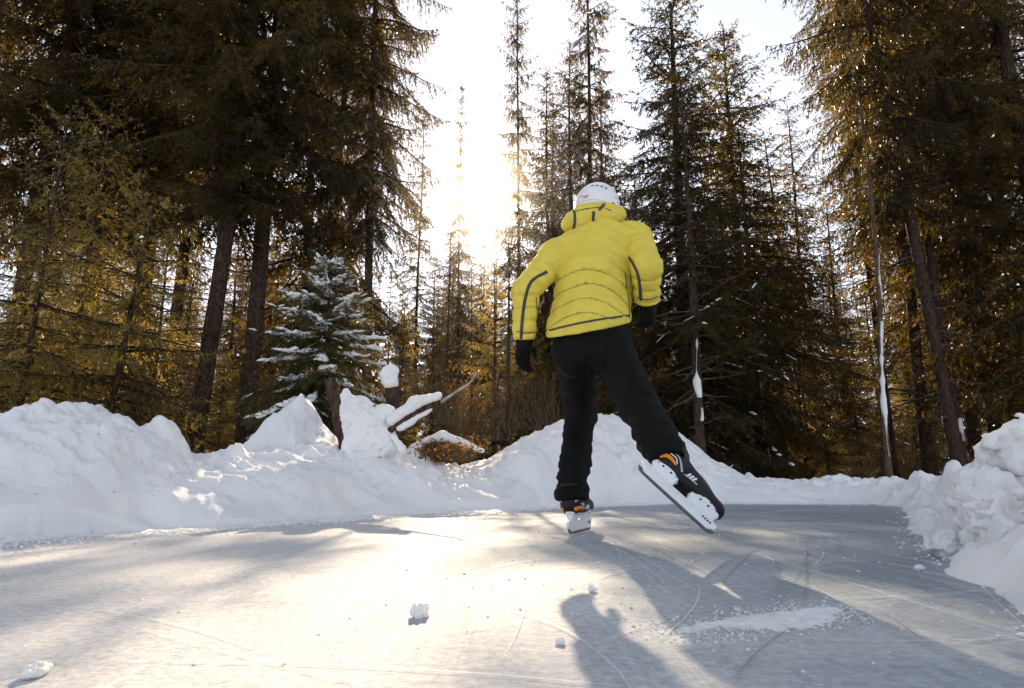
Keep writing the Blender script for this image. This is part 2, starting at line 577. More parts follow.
px = np.concatenate([np.linspace(-900, -40, 60)[:-1], np.linspace(-40, 960, 760), np.linspace(960, 1150, 30)[1:]])
NS = 210
s = np.concatenate([np.linspace(-0.28, 1.35, 150), np.linspace(1.35, 4.2, NS - 150 + 1)[1:]])
PXg, Sg = np.meshgrid(px, s, indexing='ij')
yf, co = foot_y(PXg), crest_off(PXg)
# smooth the crest line a little so that the bank is a real ridge, not a fence
cz_l = crest_z(px) - 0.065 * (1 - smooth(470, 560, px)) - 0.02
k = np.hanning(9); k /= k.sum()
cz_s = np.convolve(np.pad(cz_l, 4, mode='edge'), k, 'valid')
cz = np.repeat(cz_s[:, None], NS, 1)
Yg = yf + Sg * co
Xg = u_of(PXg) * Yg
p3 = np.stack([Xg, Yg, 0 * Xg], -1)
sw = Sg + 0.14 * fbm(p3 * 2.2, 3, 3) * smooth(-.2, .3, Sg)
up = 1 - np.clip(1 - sw, 0, 1) ** 1.9
front = cz * np.where(sw < 0, 0, up)
back = 0.12 + (cz - 0.12) * np.exp(-np.clip(sw - 1.0, 0, 9) ** 1.4 * 1.1)
Z = np.where(sw < 1.0, front, np.minimum(back, cz))
Z -= 0.55 * smooth(2.8, 4.2, Sg)
mid = smooth(0.02, 0.5, Sg) * (1 - 0.6 * smooth(1.5, 3.0, Sg))
Z += mid * (0.028 * fbm(p3 * 1.7, 3, 21) + 0.026 * (billow(p3 * 4.3, 3, 8) - 0.2) * smooth(0.45, 0.95, Sg) + 0.012 * (billow(p3 * 9.0, 4, 44)) + 0.007 * fbm(p3 * 18, 4, 2, .6))
# slumped clods on the crest
rs = np.random.RandomState(4)
for _ in range(330):
    cpx = rs.uniform(-60, 940); cs = rs.normal(0.86, 0.2)
    cy_ = foot_y(cpx) + cs * crest_off(cpx); cx_ = u_of(cpx) * cy_
    rad = rs.uniform(0.015, 0.07) * (0.7 + cy_ * 0.07); amp = rad * rs.uniform(0.15, 0.5)
    if 480 < cpx < 740: amp *= 0.35
    d = np.hypot(Xg - cx_, (Yg - cy_)) / rad
    Z += amp * np.sqrt(np.clip(1 - d * d, 0, 1))
# clods named by the photograph: at the dip and in front of the stump
for (cpx, cpy, rad, amp) in ((168, 432, .13, .10), (155, 428, .12, .05), (385, 452, .17, .13), (405, 458, .12, .09), (355, 455, .12, .07), (225, 448, .12, .06), (60, 402, .22, .04)):
    cy_ = foot_y(cpx) + 0.93 * crest_off(cpx); cx_ = u_of(cpx) * cy_
    d = np.hypot(Xg - cx_, Yg - cy_) / rad
    Z += amp * np.clip(1 - d * d, 0, 1) ** .6
# the peaked heap by the stump and the snow ground around the small spruce
c = at(292, 400, 5.6)
d = np.hypot((Xg - c[0]) * 1.0, (Yg - c[1]) * 0.9)
heap = 0.34 * np.exp(-(d / 0.36) ** 2.4) * (1 + 0.30 * fbm(p3 * 5, 3, 71)) + 0.27 * np.exp(-(d / 0.75) ** 2)
Z = np.maximum(Z, 0) + heap * smooth(0.9, 1.3, Sg) + np.minimum(Z, 0)
# a thin apron of loose snow where the bank meets the ice
Z = np.where(Sg < 0.06, -0.02 + 0.028 * smooth(-0.22, 0.05, Sg + 0.08 * fbm(p3 * 3.3, 3, 90)) + 0.008 * billow(p3 * 12, 2, 5) * smooth(-.2, 0, Sg), Z + 0.008 * (1 - smooth(.06, .2, Sg)))
ns_, npx = NS, len(px)
i, j = np.meshgrid(np.arange(npx - 1), np.arange(ns_ - 1), indexing='ij')
a = (i * ns_ + j).ravel()
Q = np.stack([a, a + ns_, a + ns_ + 1, a + 1], 1)
bank = link('snow_bank', mesh_from('snow_bank', np.stack([Xg, Yg, Z], -1).reshape(-1, 3), Q, [M['snow']]))
# dark needles and bark crumbs blown onto the snow and ice
_P = Pile()
_r = np.random.RandomState(12)
for _ in range(520):
    if _ < 330:
        a_, b_ = _r.randint(60, npx - 40), _r.randint(22, 150); q_ = np.array((Xg[a_, b_], Yg[a_, b_], Z[a_, b_] + .001))
    else:
        q_ = np.array((_r.uniform(-2.3, 2.2), _r.uniform(1.0, 4.5), .005))
    d_ = _r.normal(0, 1, 3); d_[2] *= .25; d_ /= np.linalg.norm(d_); l_ = _r.uniform(.003, .011) * (1 if _ < 330 else .14 * q_[1])
    s_ = np.cross(d_, (0, 0, 1.0)); s_ /= np.linalg.norm(s_)
    _P.add(np.stack([q_ - d_ * l_, q_ + s_ * l_ * .22, q_ + d_ * l_, q_ - s_ * l_ * .22, q_ + (0, 0, l_ * .3)]), None, np.array([(0, 1, 4), (1, 2, 4), (2, 3, 4), (3, 0, 4)]))
lo_ = link('needle_litter', _P.mesh('needle_litter', [M['twig']], False)); tag(lo_, 'dark needles and bark crumbs scattered over the snow and ice', 'litter', kind='stuff')
tag(bank, 'ploughed snowbank curving along the left edge and behind the skater', kind='structure')

# right snowbank: lumpy thrown-up snow close to the camera
foot_pts = np.array([ground(1090, 640)[:2], ground(1024, 590)[:2], ground(962, 566)[:2], ground(935, 552)[:2], ground(922, 532)[:2], ground(916, 517)[:2], ground(912, 510)[:2], ground(906, 506.5)[:2]])
yy = np.linspace(0.9, 6.4, 330)
xx = np.linspace(-0.25, 3.2, 260)
order = np.argsort(foot_pts[:, 1])
fx = np.interp(yy, foot_pts[order, 1], foot_pts[order, 0])
D, Yr = np.meshgrid(xx, yy, indexing='ij')
Xr = fx[None, :] + D
p3 = np.stack([Xr, Yr, 0 * Xr], -1)
hm = np.interp(Yr, [0.9, 1.5, 2.0, 2.6, 3.4, 4.5, 6.4], [0.30, 0.36, 0.38, 0.38, 0.37, 0.30, 0.24])
dd = D + 0.10 * fbm(p3 * 3.0, 3, 14)
Zr = hm * (0.16 * smooth(-0.12, 0.10, dd) + 0.84 * smooth(0.10, 0.52, dd)) - 0.015
Zr += smooth(-0.10, 0.14, dd) * (0.035 * (billow(p3 * 3.0, 3, 61) - .25) + 0.014 * billow(p3 * 9, 3, 62) + 0.012 * fbm(p3 * 20, 3, 63))
for _ in range(150):
    k_ = rs.randint(0, 330); dx_ = abs(rs.normal(0.05, 0.22)); rad = rs.uniform(0.02, 0.085) * (0.6 + 0.15 * yy[k_])
    d = np.hypot(Xr - fx[k_] - dx_, Yr - yy[k_]) / rad
    Zr += rad * rs.uniform(.3, .8) * np.sqrt(np.clip(1 - d * d, 0, 1))
Zr = np.where(D < -0.2, -0.02, Zr)
nx, ny = len(xx), len(yy)
i, j = np.meshgrid(np.arange(nx - 1), np.arange(ny - 1), indexing='ij')
a = (i * ny + j).ravel()
Q = np.stack([a, a + ny, a + ny + 1, a + 1], 1)
rb = link('snow_bank', mesh_from('snow_bank_right', np.stack([Xr, Yr, Zr], -1).reshape(-1, 3), Q, [M['snow']]))
tag(rb, 'lumpy thrown-up snowbank at the right edge of the ice', kind='structure')

def snow_lump(name, c, r, seed, h=None, bumps=0.18, parent=None, M3=None, freq=1.0):
    r = np.asarray(r, float); c = np.asarray(c, float)
    h = h or r.max() / 14
    sc = 1.0 / r.mean()
    def f(p):
        return ell(p, c, r, M3) - r.min() * bumps * fbm((p - c) * sc * 1.3 * freq, 4, seed) + r.min() * 0.10
    P, Q = nets(f, c - r.max() * 1.5, c + r.max() * 1.5, h)
    P = relax(P, Q, 1, .4)
    return P, Q

def lump_object(name, c, r, seed, label, cat='snow', bumps=0.25, group=None, h=None, M3=None, mat='snow', freq=1.0):
    P, Q = snow_lump(name, (0, 0, 0), r, seed, h, bumps, M3=M3, freq=freq)
    o = link(name, mesh_from(name, P, Q, [M[mat]]))
    o.location = tuple(c)
    return tag(o, label, cat, group)

Rb = np.array(Matrix.Rotation(0.35, 3, 'Z') @ Matrix.Rotation(0.15, 3, 'Y'))
b1 = at(1024, 448, 2.25)
lump_object('snow_block', b1, (0.125, 0.13, 0.125), 3, 'upright block of snow on top of the right snowbank', 'snow block', 0.26, h=0.007, M3=Rb, freq=1.3)
b2 = at(985, 505, 2.25)
lump_object('snow_block', b2, (0.10, 0.12, 0.15), 8, 'tall slumped chunk of snow leaning on the right snowbank', 'snow block', 0.30, h=0.007, M3=Rb, freq=1.4)
b3 = at(1020, 540, 1.95)
lump_object('snow_block', b3, (0.12, 0.14, 0.13), 12, 'broad chunk of snow low at the right edge of the photo', 'snow block', 0.42, h=0.006, freq=2.2)
b4 = at(945, 548, 2.15)
lump_object('snow_block', (b4[0], b4[1], 0.028), (0.055, 0.05, 0.045), 15, 'small clod of snow at the foot of the right snowbank', 'snow block', 0.5, freq=1.2)

# single lumps lying on the ice
for (x_, y_, r_, sd, lb) in ((198, 527, (.055, .045, .030), 21, 'squarish white snow clod at the foot of the left snowbank'),
                             (420, 617, (.019, .017, .016), 22, 'small grey snow lump alone on the sunlit ice, centre left'),
                             (37, 677, (.016, .022, .010), 23, 'flat snow crumb in the lower left corner of the ice'),
                             (592, 592, (.011, .010, .009), 25, 'tiny snow lump beside the skater\'s arm shadow'),
                             (560, 645, (.010, .009, .007), 26, 'tiny snow crumb below the arm shadow, left side'),
                             (920, 570, (.012, .012, .009), 28, 'snow crumb on the ice before the right snowbank')):
    g0 = ground(x_, y_)
    lump_object('snow_lump', (g0[0], g0[1], r_[2] * 0.72), r_, sd, lb, 'snow lump', 0.35)

# loose scraped snow: crumbs along both banks and a scraped ridge beside the skater
def crumbs(name, centres, sizes, label, seed):
    rr = np.random.RandomState(seed)
    t = (1 + 5 ** .5) / 2
    iv = np.array([(-1, t, 0), (1, t, 0), (-1, -t, 0), (1, -t, 0), (0, -1, t), (0, 1, t), (0, -1, -t), (0, 1, -t), (t, 0, -1), (t, 0, 1), (-t, 0, -1), (-t, 0, 1)]) / 1.9
    ft = np.array([(0, 11, 5), (0, 5, 1), (0, 1, 7), (0, 7, 10), (0, 10, 11), (1, 5, 9), (5, 11, 4), (11, 10, 2), (10, 7, 6), (7, 1, 8), (3, 9, 4), (3, 4, 2), (3, 2, 6), (3, 6, 8), (3, 8, 9), (4, 9, 5), (2, 4, 11), (6, 2, 10), (8, 6, 7), (9, 8, 1)])
    nC = len(centres)
    VV = iv[None] * sizes[:, None, None] * rr.uniform(0.6, 1.25, (nC, 12, 1)) * np.array((1, 1, .7))
    VV = VV + centres[:, None, :]
    FF = ft[None] + (np.arange(nC) * 12)[:, None, None]
    o = link(name, mesh_from(name, VV.reshape(-1, 3), FF.reshape(-1, 3), [M['snow']]))
    return tag(o, label, 'snow', kind='stuff')
cc, ss = [], []
for _ in range(2600):
    cpx = rs.uniform(-150, 900); yv = foot_y(cpx) - abs(rs.normal(0.02, 0.16)) ; sz = rs.uniform(.002, .010) * rs.uniform(.4, 1)
    cc.append((u_of(cpx) * yv, yv, sz * .4)); ss.append(sz)
for _ in range(1500):
    k_ = rs.randint(0, 330); dx_ = -abs(rs.normal(0.0, 0.10)) + .10; sz = rs.uniform(.002, .010) * rs.uniform(.3, 1)
    cc.append((fx[k_] + dx_, yy[k_], sz * .4)); ss.append(sz)
for _ in range(900):
    sz = rs.uniform(.0015, .006) * rs.uniform(.4, 1)
    gx, gy = rs.uniform(-2.4, 1.8), rs.uniform(0.9, 4.2)
    cc.append((gx, gy, sz * .4)); ss.append(sz)
for _ in range(1500):
    t_ = rs.uniform(-.05, 1.05); q_ = ground(676, 632) * (1 - t_) + ground(842, 610) * t_
    sz = rs.uniform(.0012, .0045) * rs.uniform(.4, 1)
    cc.append((q_[0] + rs.normal(0, .03), q_[1] + rs.normal(0, .05), sz * .4)); ss.append(sz)
crumbs('loose_snow', np.array(cc), np.array(ss), 'fine loose snow crumbs scattered over the ice and along the banks', 77)
# scraped ridge: a low strip of shaved snow, its outline broken up
A, B = ground(676, 632), ground(842, 610)
def scrape(x, y):
    ax = (B - A)[:2]; L_ = np.hypot(*ax); ax = ax / L_
    u = ((x - A[0]) * ax[0] + (y - A[1]) * ax[1]) / L_
    w = (-(x - A[0]) * ax[1] + (y - A[1]) * ax[0])
    p = np.stack([x, y, 0 * x], -1)
    e = 0.062 * (1 + .7 * fbm(p * 9, 3, 31)) * np.sqrt(np.clip(1 - (2 * u - 1) ** 2, 0, 1))
    m = np.clip(1 - np.abs(w - .012 * np.sin(u * 9)) / (e + 1e-4), 0, 1)
    return -0.003 + 0.0085 * m ** .8 * (0.8 + .4 * billow(p * 40, 3, 33)) * (e > .001)
V, Q = grid(np.linspace(min(A[0], B[0]) - .08, max(A[0], B[0]) + .08, 150), np.linspace(min(A[1], B[1]) - .16, max(A[1], B[1]) + .16, 120), scrape)
keep = (V[:, 2] > 0.0005)
Q = Q[keep[Q].any(1)]
sr = link('scraped_snow', mesh_from('scraped_snow', V, Q, [M['snow']]))
tag(sr, 'strip of shaved snow left on the shaded ice beside the skater', 'snow', kind='stuff')

# skate scratches: thin shallow arcs cut by blades
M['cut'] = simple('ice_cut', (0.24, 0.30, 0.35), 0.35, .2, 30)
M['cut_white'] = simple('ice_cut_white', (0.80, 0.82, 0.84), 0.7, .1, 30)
def arc_pile(specs):
    P = Pile()
    for (pts, w) in specs:
        c = resample(pts, 26)
        # quadratic smoothing of the polyline
        for _ in range(4):
            c[1:-1] = (c[:-2] + 2 * c[1:-1] + c[2:]) / 4
        t = np.gradient(c, axis=0); t /= np.linalg.norm(t, axis=1)[:, None] + 1e-9
        nrm = np.stack([-t[:, 1], t[:, 0], 0 * t[:, 0]], 1)
        ww = (w * np.sin(np.linspace(0.05, math.pi - .05, 26)) ** .5)[:, None]
        V = np.concatenate([c + nrm * ww, c - nrm * ww]); V[:, 2] = 0.0042
        k = np.arange(25)
        P.add(V, np.stack([k, k + 26, k + 27, k + 1], 1)[:, ::-1])
    return P
dark = []
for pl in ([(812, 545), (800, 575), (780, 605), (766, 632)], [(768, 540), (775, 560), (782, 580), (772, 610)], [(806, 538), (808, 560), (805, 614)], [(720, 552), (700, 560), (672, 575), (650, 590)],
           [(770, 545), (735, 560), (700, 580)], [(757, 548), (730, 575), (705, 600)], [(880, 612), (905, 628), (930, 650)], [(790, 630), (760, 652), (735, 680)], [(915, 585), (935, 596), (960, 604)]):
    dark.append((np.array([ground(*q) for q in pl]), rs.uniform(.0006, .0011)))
for _ in range(110):
    gx, gy = rs.uniform(-.2, 2.4), rs.uniform(1.1, 4.6); an = rs.normal(1.0, .5); ln = rs.uniform(.2, 1.0); cv = rs.normal(0, .5)
    tt = np.linspace(0, ln, 6)
    dark.append((np.stack([gx + tt * np.cos(an + cv * tt), gy + tt * np.sin(an + cv * tt), 0 * tt], 1), rs.uniform(.0003, .0009)))
white = []
for _ in range(300):
    gx, gy = rs.uniform(-2.2, 1.8), rs.uniform(.9, 4.2); an = rs.normal(.55, .45); ln = rs.uniform(.3, 1.4); cv = rs.normal(0, .35)
    tt = np.linspace(0, ln, 6)
    white.append((np.stack([gx + tt * np.cos(an + cv * tt), gy + tt * np.sin(an + cv * tt), 0 * tt], 1), rs.uniform(.0003, .0011)))
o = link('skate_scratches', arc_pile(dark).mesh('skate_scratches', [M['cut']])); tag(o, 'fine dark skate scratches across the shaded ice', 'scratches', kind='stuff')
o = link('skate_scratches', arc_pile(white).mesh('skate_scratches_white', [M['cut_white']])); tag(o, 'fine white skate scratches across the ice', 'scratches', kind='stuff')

# ------------------------------------------------------------------ trees
def trunk_mesh(name, H, r0, seed, sides=10, rings=34, wob=0.05, mat=None, taper=0.85):
    rr = np.random.RandomState(seed)
    t = np.linspace(0, 1, rings) ** 1.25
    z = t * H
    ph = rr.uniform(0, 6.28, 4)
    cx = wob * (np.sin(z * .45 + ph[0]) - math.sin(ph[0])) * np.minimum(z, 3) / 3; cyy = wob * (np.sin(z * .38 + ph[1]) - math.sin(ph[1])) * np.minimum(z, 3) / 3
    r = r0 * (1 - t) ** taper * 0.97 + 0.008 + 0.45 * r0 * np.exp(-z / 0.25)
    V, Q, T = tube(np.stack([cx, cyy, z - 0.35 * (t == 0)], 1), r, sides)
    V = V + 0.06 * r0 * vnoise(V * np.array((9, 9, 2.2)), seed)[:, None] * np.sign(V * np.array((1, 1, 0)))
    me = mesh_from(name, V, [Q, T], [mat or M['bark']])
    return me, (lambda zz: np.stack([np.interp(zz, z, cx), np.interp(zz, z, cyy)], -1)), (lambda zz: np.interp(zz, z, r))

OCT_V = np.array([(1, 0, 0), (0, 1, 0), (-1, 0, 0), (0, -1, 0), (0, 0, 1), (0, 0, -.5)], float)
OCT_F = np.array([(0, 1, 4), (1, 2, 4), (2, 3, 4), (3, 0, 4), (1, 0, 5), (2, 1, 5), (3, 2, 5), (0, 3, 5)])

def pads(centres, dirs, half, seed, up=None):
    """small flattened snow pads (elongated along dirs)"""
    rr = np.random.RandomState(seed)
    n = len(centres)
    # 3 rings x 6 sides + 2 ends
    ts = np.array((-.72, -.2, .35, .78)); rad = np.array((.62, 1.0, .92, .5))
    k = np.arange(6) / 6 * 2 * math.pi
    d = dirs / (np.linalg.norm(dirs, axis=1)[:, None] + 1e-9)
    side = np.cross(d, np.array((0, 0, 1.0))); side /= np.linalg.norm(side, axis=1)[:, None] + 1e-9
    upv = np.cross(side, d)
    V = np.zeros((n, 26, 3))
    for a in range(4):
        for b in range(6):
            jit = rr.uniform(.7, 1.3, n)
            c, s = math.cos(k[b]), math.sin(k[b])
            s = s if s > 0 else s * .35
            V[:, a * 6 + b] = centres + d * (half[:, 0] * ts[a])[:, None] + side * (half[:, 1] * rad[a] * c * jit)[:, None] + upv * (half[:, 2] * rad[a] * s * jit)[:, None]
    V[:, 24] = centres - d * half[:, :1]; V[:, 25] = centres + d * half[:, :1]
    Qs, Ts = [], []
    for a in range(3):
        for b in range(6):
            Qs.append((a * 6 + b, a * 6 + (b + 1) % 6, (a + 1) * 6 + (b + 1) % 6, (a + 1) * 6 + b))
    for b in range(6):
        Ts.append((24, (b + 1) % 6, b)); Ts.append((25, 18 + b, 18 + (b + 1) % 6))
    Qs, Ts = np.array(Qs), np.array(Ts)
    off = (np.arange(n) * 26)[:, None, None]
    return V.reshape(-1, 3), (Qs[None] + off).reshape(-1, 4), (Ts[None] + off).reshape(-1, 3)

def crown_mesh(name, seed, H, zb, Lmax, nb, dens=9.0, shoot=0.085, wid=0.017, droop=0.35, hang=0.55, axis=None, rad=None, mat=None, spread=1.0, shape=0.85, dead_below=0.0, snow=0.0, n3k=28.0, snow_len=1.0, azcut=None, whorl=0.0, snow_main=0.0, snow_scale=1.0):
    rr = np.random.RandomState(seed)
    P = Pile(); snowc = []
    rel = (np.arange(nb) + rr.uniform(0, 1, nb)) / nb
    if whorl > 0:
        nw = max(3, int((H - zb) / whorl)); rel = (np.floor(rel * nw) + .5 + rr.normal(0, .13, nb)) / nw; rel = np.clip(rel, 0.002, .995)
    rel = rel ** 1.05
    z0 = zb + (H - zb) * rel * 0.985
    az = np.arange(nb) * 2.39996 + rr.normal(0, .45, nb)
    L = Lmax * np.clip((1 - rel) * 1.12, 0.02, 1) ** shape * (0.62 + 0.38 * smooth(0, .22, rel)) * rr.uniform(.62, 1.15, nb) + .10
    a0 = np.interp(rel, [0, .5, 1], [-.22, .05, .75]) + rr.normal(0, .10, nb)
    dr = droop * np.interp(rel, [0, 1], [1.0, .35]) * rr.uniform(.6, 1.4, nb)
    S = np.linspace(0, 1, 9)
    TV, TR = [], []
    allP, allD, allLen = [], [], []
    for i in range(nb):
        if azcut is not None and azcut(az[i], rr): continue
        er = np.array((math.cos(az[i]), math.sin(az[i])))
        c0 = axis(z0[i]) if axis is not None else np.zeros(2)
        bend = rr.normal(0, .10)
        ez = np.array((-er[1], er[0]))
        xy = c0 + np.outer(S * L[i], er) + np.outer(bend * L[i] * S ** 2, ez)
        zz = z0[i] + L[i] * (a0[i] * S - dr[i] * S ** 2 * 1.0 + dr[i] * .62 * S ** 3.2)
        br = np.column_stack([xy, zz])
        r_b = 0.006 + 0.011 * L[i]
        V, Q, T = tube(br, r_b * (1 - S) ** .8 + .0025, 3, False)
        P.add(V, Q, None, 1)
        # secondaries
        n2 = max(3, int(L[i] * dens))
        for sd in (-1, 1):
            ss_ = (np.arange(n2) + rr.uniform(0, 1, n2)) / n2
            ss_ = 0.10 + 0.90 * ss_
            allp = np.stack([np.interp(ss_, S, br[:, k]) for k in range(3)], 1)
            tg = np.stack([np.interp(ss_, S, np.gradient(br[:, k])) for k in range(3)], 1)
            tg /= np.linalg.norm(tg, axis=1)[:, None]
            sdv = np.cross(tg, (0, 0, 1.0)); sdv /= np.linalg.norm(sdv, axis=1)[:, None] + 1e-9
            ang = rr.normal(1.0, .22, n2) * spread
            d = tg * np.cos(ang)[:, None] + sd * sdv * np.sin(ang)[:, None]
            d[:, 2] -= hang * rr.uniform(.2, 1.3, n2)
            d /= np.linalg.norm(d, axis=1)[:, None]
            l2 = np.minimum(.62, (.46 * L[i] * (1.02 - ss_) * np.minimum(1, ss_ * 4 + .35) + .10)) * rr.uniform(.6, 1.2, n2)
            allP.append(allp); allD.append(d); allLen.append(l2)
        # tip shoot
        allP.append(br[-1:]); allD.append((br[-1:] - br[-2:-1]) / np.linalg.norm(br[-1] - br[-2])); allLen.append(np.array([.18]))
        if snow_main > 0 and rr.rand() < snow_main * (.45 + .55 * rel[i] ** .5):
            m = max(3, int(L[i] / (.035 * snow_scale)))
            sx = np.linspace(rr.uniform(.25, .5), rr.uniform(.88, 1.02), m)
            pc = np.stack([np.interp(sx, S, br[:, k]) for k in range(3)], 1) + rr.normal(0, .010, (m, 3))
            tg = np.stack([np.interp(sx, S, np.gradient(br[:, k])) for k in range(3)], 1) + rr.normal(0, .02, (m, 3))
            fat = np.interp(sx, [0, .6, 1], [.6, 1.1, .6]) * rr.uniform(.6, 1.3, m)
            snowc.append((pc + (0, 0, .014), tg, np.column_stack([rr.uniform(.030, .055, m), .036 * fat, .024 * fat]) * snow_scale))
        elif snow > 0 and snow_main == 0 and rr.rand() < min(1, snow * 2.0):
            m = max(1, int(L[i] / .28))
            sx = rr.uniform(.25, 1.0, m)
            pc = np.stack([np.interp(sx, S, br[:, k]) for k in range(3)], 1)
            tg = np.stack([np.interp(sx, S, np.gradient(br[:, k])) for k in range(3)], 1)
            snowc.append((pc + (0, 0, .02), tg, np.column_stack([rr.uniform(.05, .12, m), rr.uniform(.02, .05, m), rr.uniform(.012, .03, m)])))
    allP = np.concatenate(allP); allD = np.concatenate(allD); allLen = np.concatenate(allLen)
    n = len(allP)
    # secondary stems: one thin strip triangle each
    side = np.cross(allD, rr.normal(0, 1, (n, 3))); side /= np.linalg.norm(side, axis=1)[:, None] + 1e-9
    sag = np.zeros((n, 3)); sag[:, 2] = -.22 * allLen * hang
    V = np.stack([allP + side * .0035, allP - side * .0035, allP + allD * allLen[:, None] + sag], 1).reshape(-1, 3)
    P.add(V, None, np.arange(n * 3).reshape(-1, 3), 1)
    # shoots
    n3 = np.maximum(3, (allLen * n3k).astype(int))
    id2 = np.repeat(np.arange(n), n3)
    m = len(id2)
    t = rr.uniform(0.02, 1.0, m)
    base = allP[id2] + allD[id2] * (allLen[id2] * t)[:, None] + sag[id2] * (t * t)[:, None]
    rv = rr.normal(0, 1, (m, 3)); rv[:, 2] *= .75
    rv -= allD[id2] * np.sum(rv * allD[id2], 1)[:, None]
    rv /= np.linalg.norm(rv, axis=1)[:, None] + 1e-9
    dd = allD[id2] * rr.uniform(.35, 1.0, m)[:, None] + rv * rr.uniform(.4, .95, m)[:, None]
    dd[:, 2] -= .18 * hang
    dd /= np.linalg.norm(dd, axis=1)[:, None]
    ln = shoot * rr.uniform(.55, 1.25, m) * (1.1 - .4 * t)
    sv = np.cross(dd, rr.normal(0, 1, (m, 3))); sv /= np.linalg.norm(sv, axis=1)[:, None] + 1e-9
    w = wid * rr.uniform(.6, 1.3, m)
    V = np.stack([base + sv * (w * .5)[:, None], base + dd * ln[:, None], base - sv * (w * .5)[:, None]], 1).reshape(-1, 3)
    P.add(V, None, np.arange(m * 3).reshape(-1, 3), 0)
    if snow > 0:
        # snow lying on some secondaries
        pick = (rr.rand(n) < snow) & (allD[:, 2] > -.55)
        pc = allP[pick] + allD[pick] * (allLen[pick] * .5)[:, None] + sag[pick] * .3 + (0, 0, .012)
        k = pick.sum()
        dn = allD[pick]
        hz = np.clip(1.2 - np.abs(dn[:, 2]) * 1.2, .15, 1)
        snowc.append((pc, dn, np.column_stack([allLen[pick] * .5 * rr.uniform(.6, 1, k) * snow_len, rr.uniform(.014, .034, k) * hz, rr.uniform(.008, .020, k) * hz])))
    me = P.mesh(name, [mat or M['needle'], M['twig']], shade=False)
    sm = None
    if snowc:
        c_ = np.concatenate([s_[0] for s_ in snowc]); d_ = np.concatenate([s_[1] for s_ in snowc]); h_ = np.concatenate([s_[2] for s_ in snowc])
        V, Q, T = pads(c_, d_, h_, seed + 5)
        sm = mesh_from(name + '_snow', V, [Q, T], [M['snow']])
    return me, sm

def deadwood_mesh(name, seed, z0, z1, nb, Lr, axis, rad, thick=.010, up=0.0, snow=False):
    """bare side branches with a few twigs, each a thin bent tube"""
    rr = np.random.RandomState(seed); P = Pile()
    for i in range(nb):
        z = rr.uniform(z0, z1); az = rr.uniform(0, 6.283); L = rr.uniform(*Lr)
        er = np.array((math.cos(az), math.sin(az), 0)); S = np.linspace(0, 1, 7)
        c0 = np.append(axis(z), z) + er * rad(z) * .6
        kink = np.cumsum(rr.normal(0, .045, (7, 3)), 0) * L
        br = c0 + np.outer(S * L, er) + np.outer((rr.normal(up, .22)) * S * L - .28 * (S ** 2) * L + .18 * S ** 3 * L, (0, 0, 1)) + kink * S[:, None]
        V, Q, T = tube(br, thick * (.6 + .4 * L) * (1 - S) ** .7 + .002, 4, False); P.add(V, Q)
        for _ in range(int(L * 6)):
            k = rr.randint(2, 7); q = br[k]; d = (br[k] - br[k - 1]) / np.linalg.norm(br[k] - br[k - 1]) + rr.normal(0, .7, 3); d /= np.linalg.norm(d)
            l = rr.uniform(.1, .35) * L
            pp = np.stack([q, q + d * l * .5 + rr.normal(0, .03, 3), q + d * l + (0, 0, -.04)])
            V, Q, T = tube(pp, np.array((.004, .003, .0015)), 3, False); P.add(V, Q)
    return P.mesh(name, [M['dead']])

M['frost'] = simple('frosted_wood', (0.36, 0.33, 0.30), 0.9, .4, 25)
M['needle_small'] = needle_mat('small_spruce_needles', (0.045, 0.052, 0.020), (0.30, 0.24, 0.06), 0.35, .3)
class Kind: pass
def make_kind(key, H, r0, zb, Lmax, nb, seed, needle='needle', snow=0.0, dead=0, wob=.05, **kw):
    k = Kind(); k.H = H; k.key = key
    k.trunk, ax, rad = trunk_mesh('trunk_' + key, H, r0, seed, wob=wob)
    k.crown, k.snow = crown_mesh('crown_' + key, seed + 1, H, zb, Lmax, nb, axis=ax, rad=rad, mat=M[needle], snow=snow, **kw)
    k.dead = deadwood_mesh('dead_' + key, seed + 2, .8, zb + .18 * (H - zb), dead, (.35, 1.3), ax, rad) if dead else None
    return k

K = {}
K['dense'] = make_kind('dense', 23, .16, 1.2, 2.8, 205, 11, dens=8.5, n3k=40, dead=26, hang=1.05, droop=.62, shape=.62, shoot=.125, wid=.027, whorl=.62)
K['dense2'] = make_kind('dense2', 21, .14, 1.8, 2.5, 190, 23, dens=8.5, n3k=40, dead=34, hang=1.2, droop=.66, shape=.62, shoot=.125, wid=.027, whorl=.60)
K['high'] = make_kind('high', 23, .15, 5.0, 2.8, 215, 35, dens=8.5, n3k=40, dead=75, hang=1.1, droop=.62, shape=.50, shoot=.13, wid=.030, whorl=.52)
K['sparse'] = make_kind('sparse', 17, .10, 2.4, 1.75, 125, 47, dens=9, n3k=42, dead=46, hang=1.1, droop=.65, shape=.80, shoot=.115, wid=.025, whorl=.58)
K['snowy'] = make_kind('snowy', 16, .17, .8, 3.9, 215, 59, dens=8, n3k=38, dead=12, hang=.75, droop=.46, shape=.80, snow=.08, shoot=.13, wid=.028, whorl=.55)
K['pole'] = make_kind('pole', 22, .11, 5.5, 1.8, 140, 61, dens=8.5, n3k=38, dead=90, hang=1.0, droop=.6, shape=.55, shoot=.12, wid=.026, whorl=.55)
K['young'] = make_kind('young', 5.0, .045, .15, 1.35, 110, 71, needle='needle_young', dens=12, n3k=62, hang=.9, droop=.46, shape=.85, shoot=.065, wid=.0125, wob=.02, whorl=.26)
K['young2'] = make_kind('young2', 3.2, .035, .10, 1.2, 88, 83, needle='needle_young', dens=13, n3k=62, hang=1.0, droop=.5, shape=.8, shoot=.065, wid=.0125, wob=.02, whorl=.24)
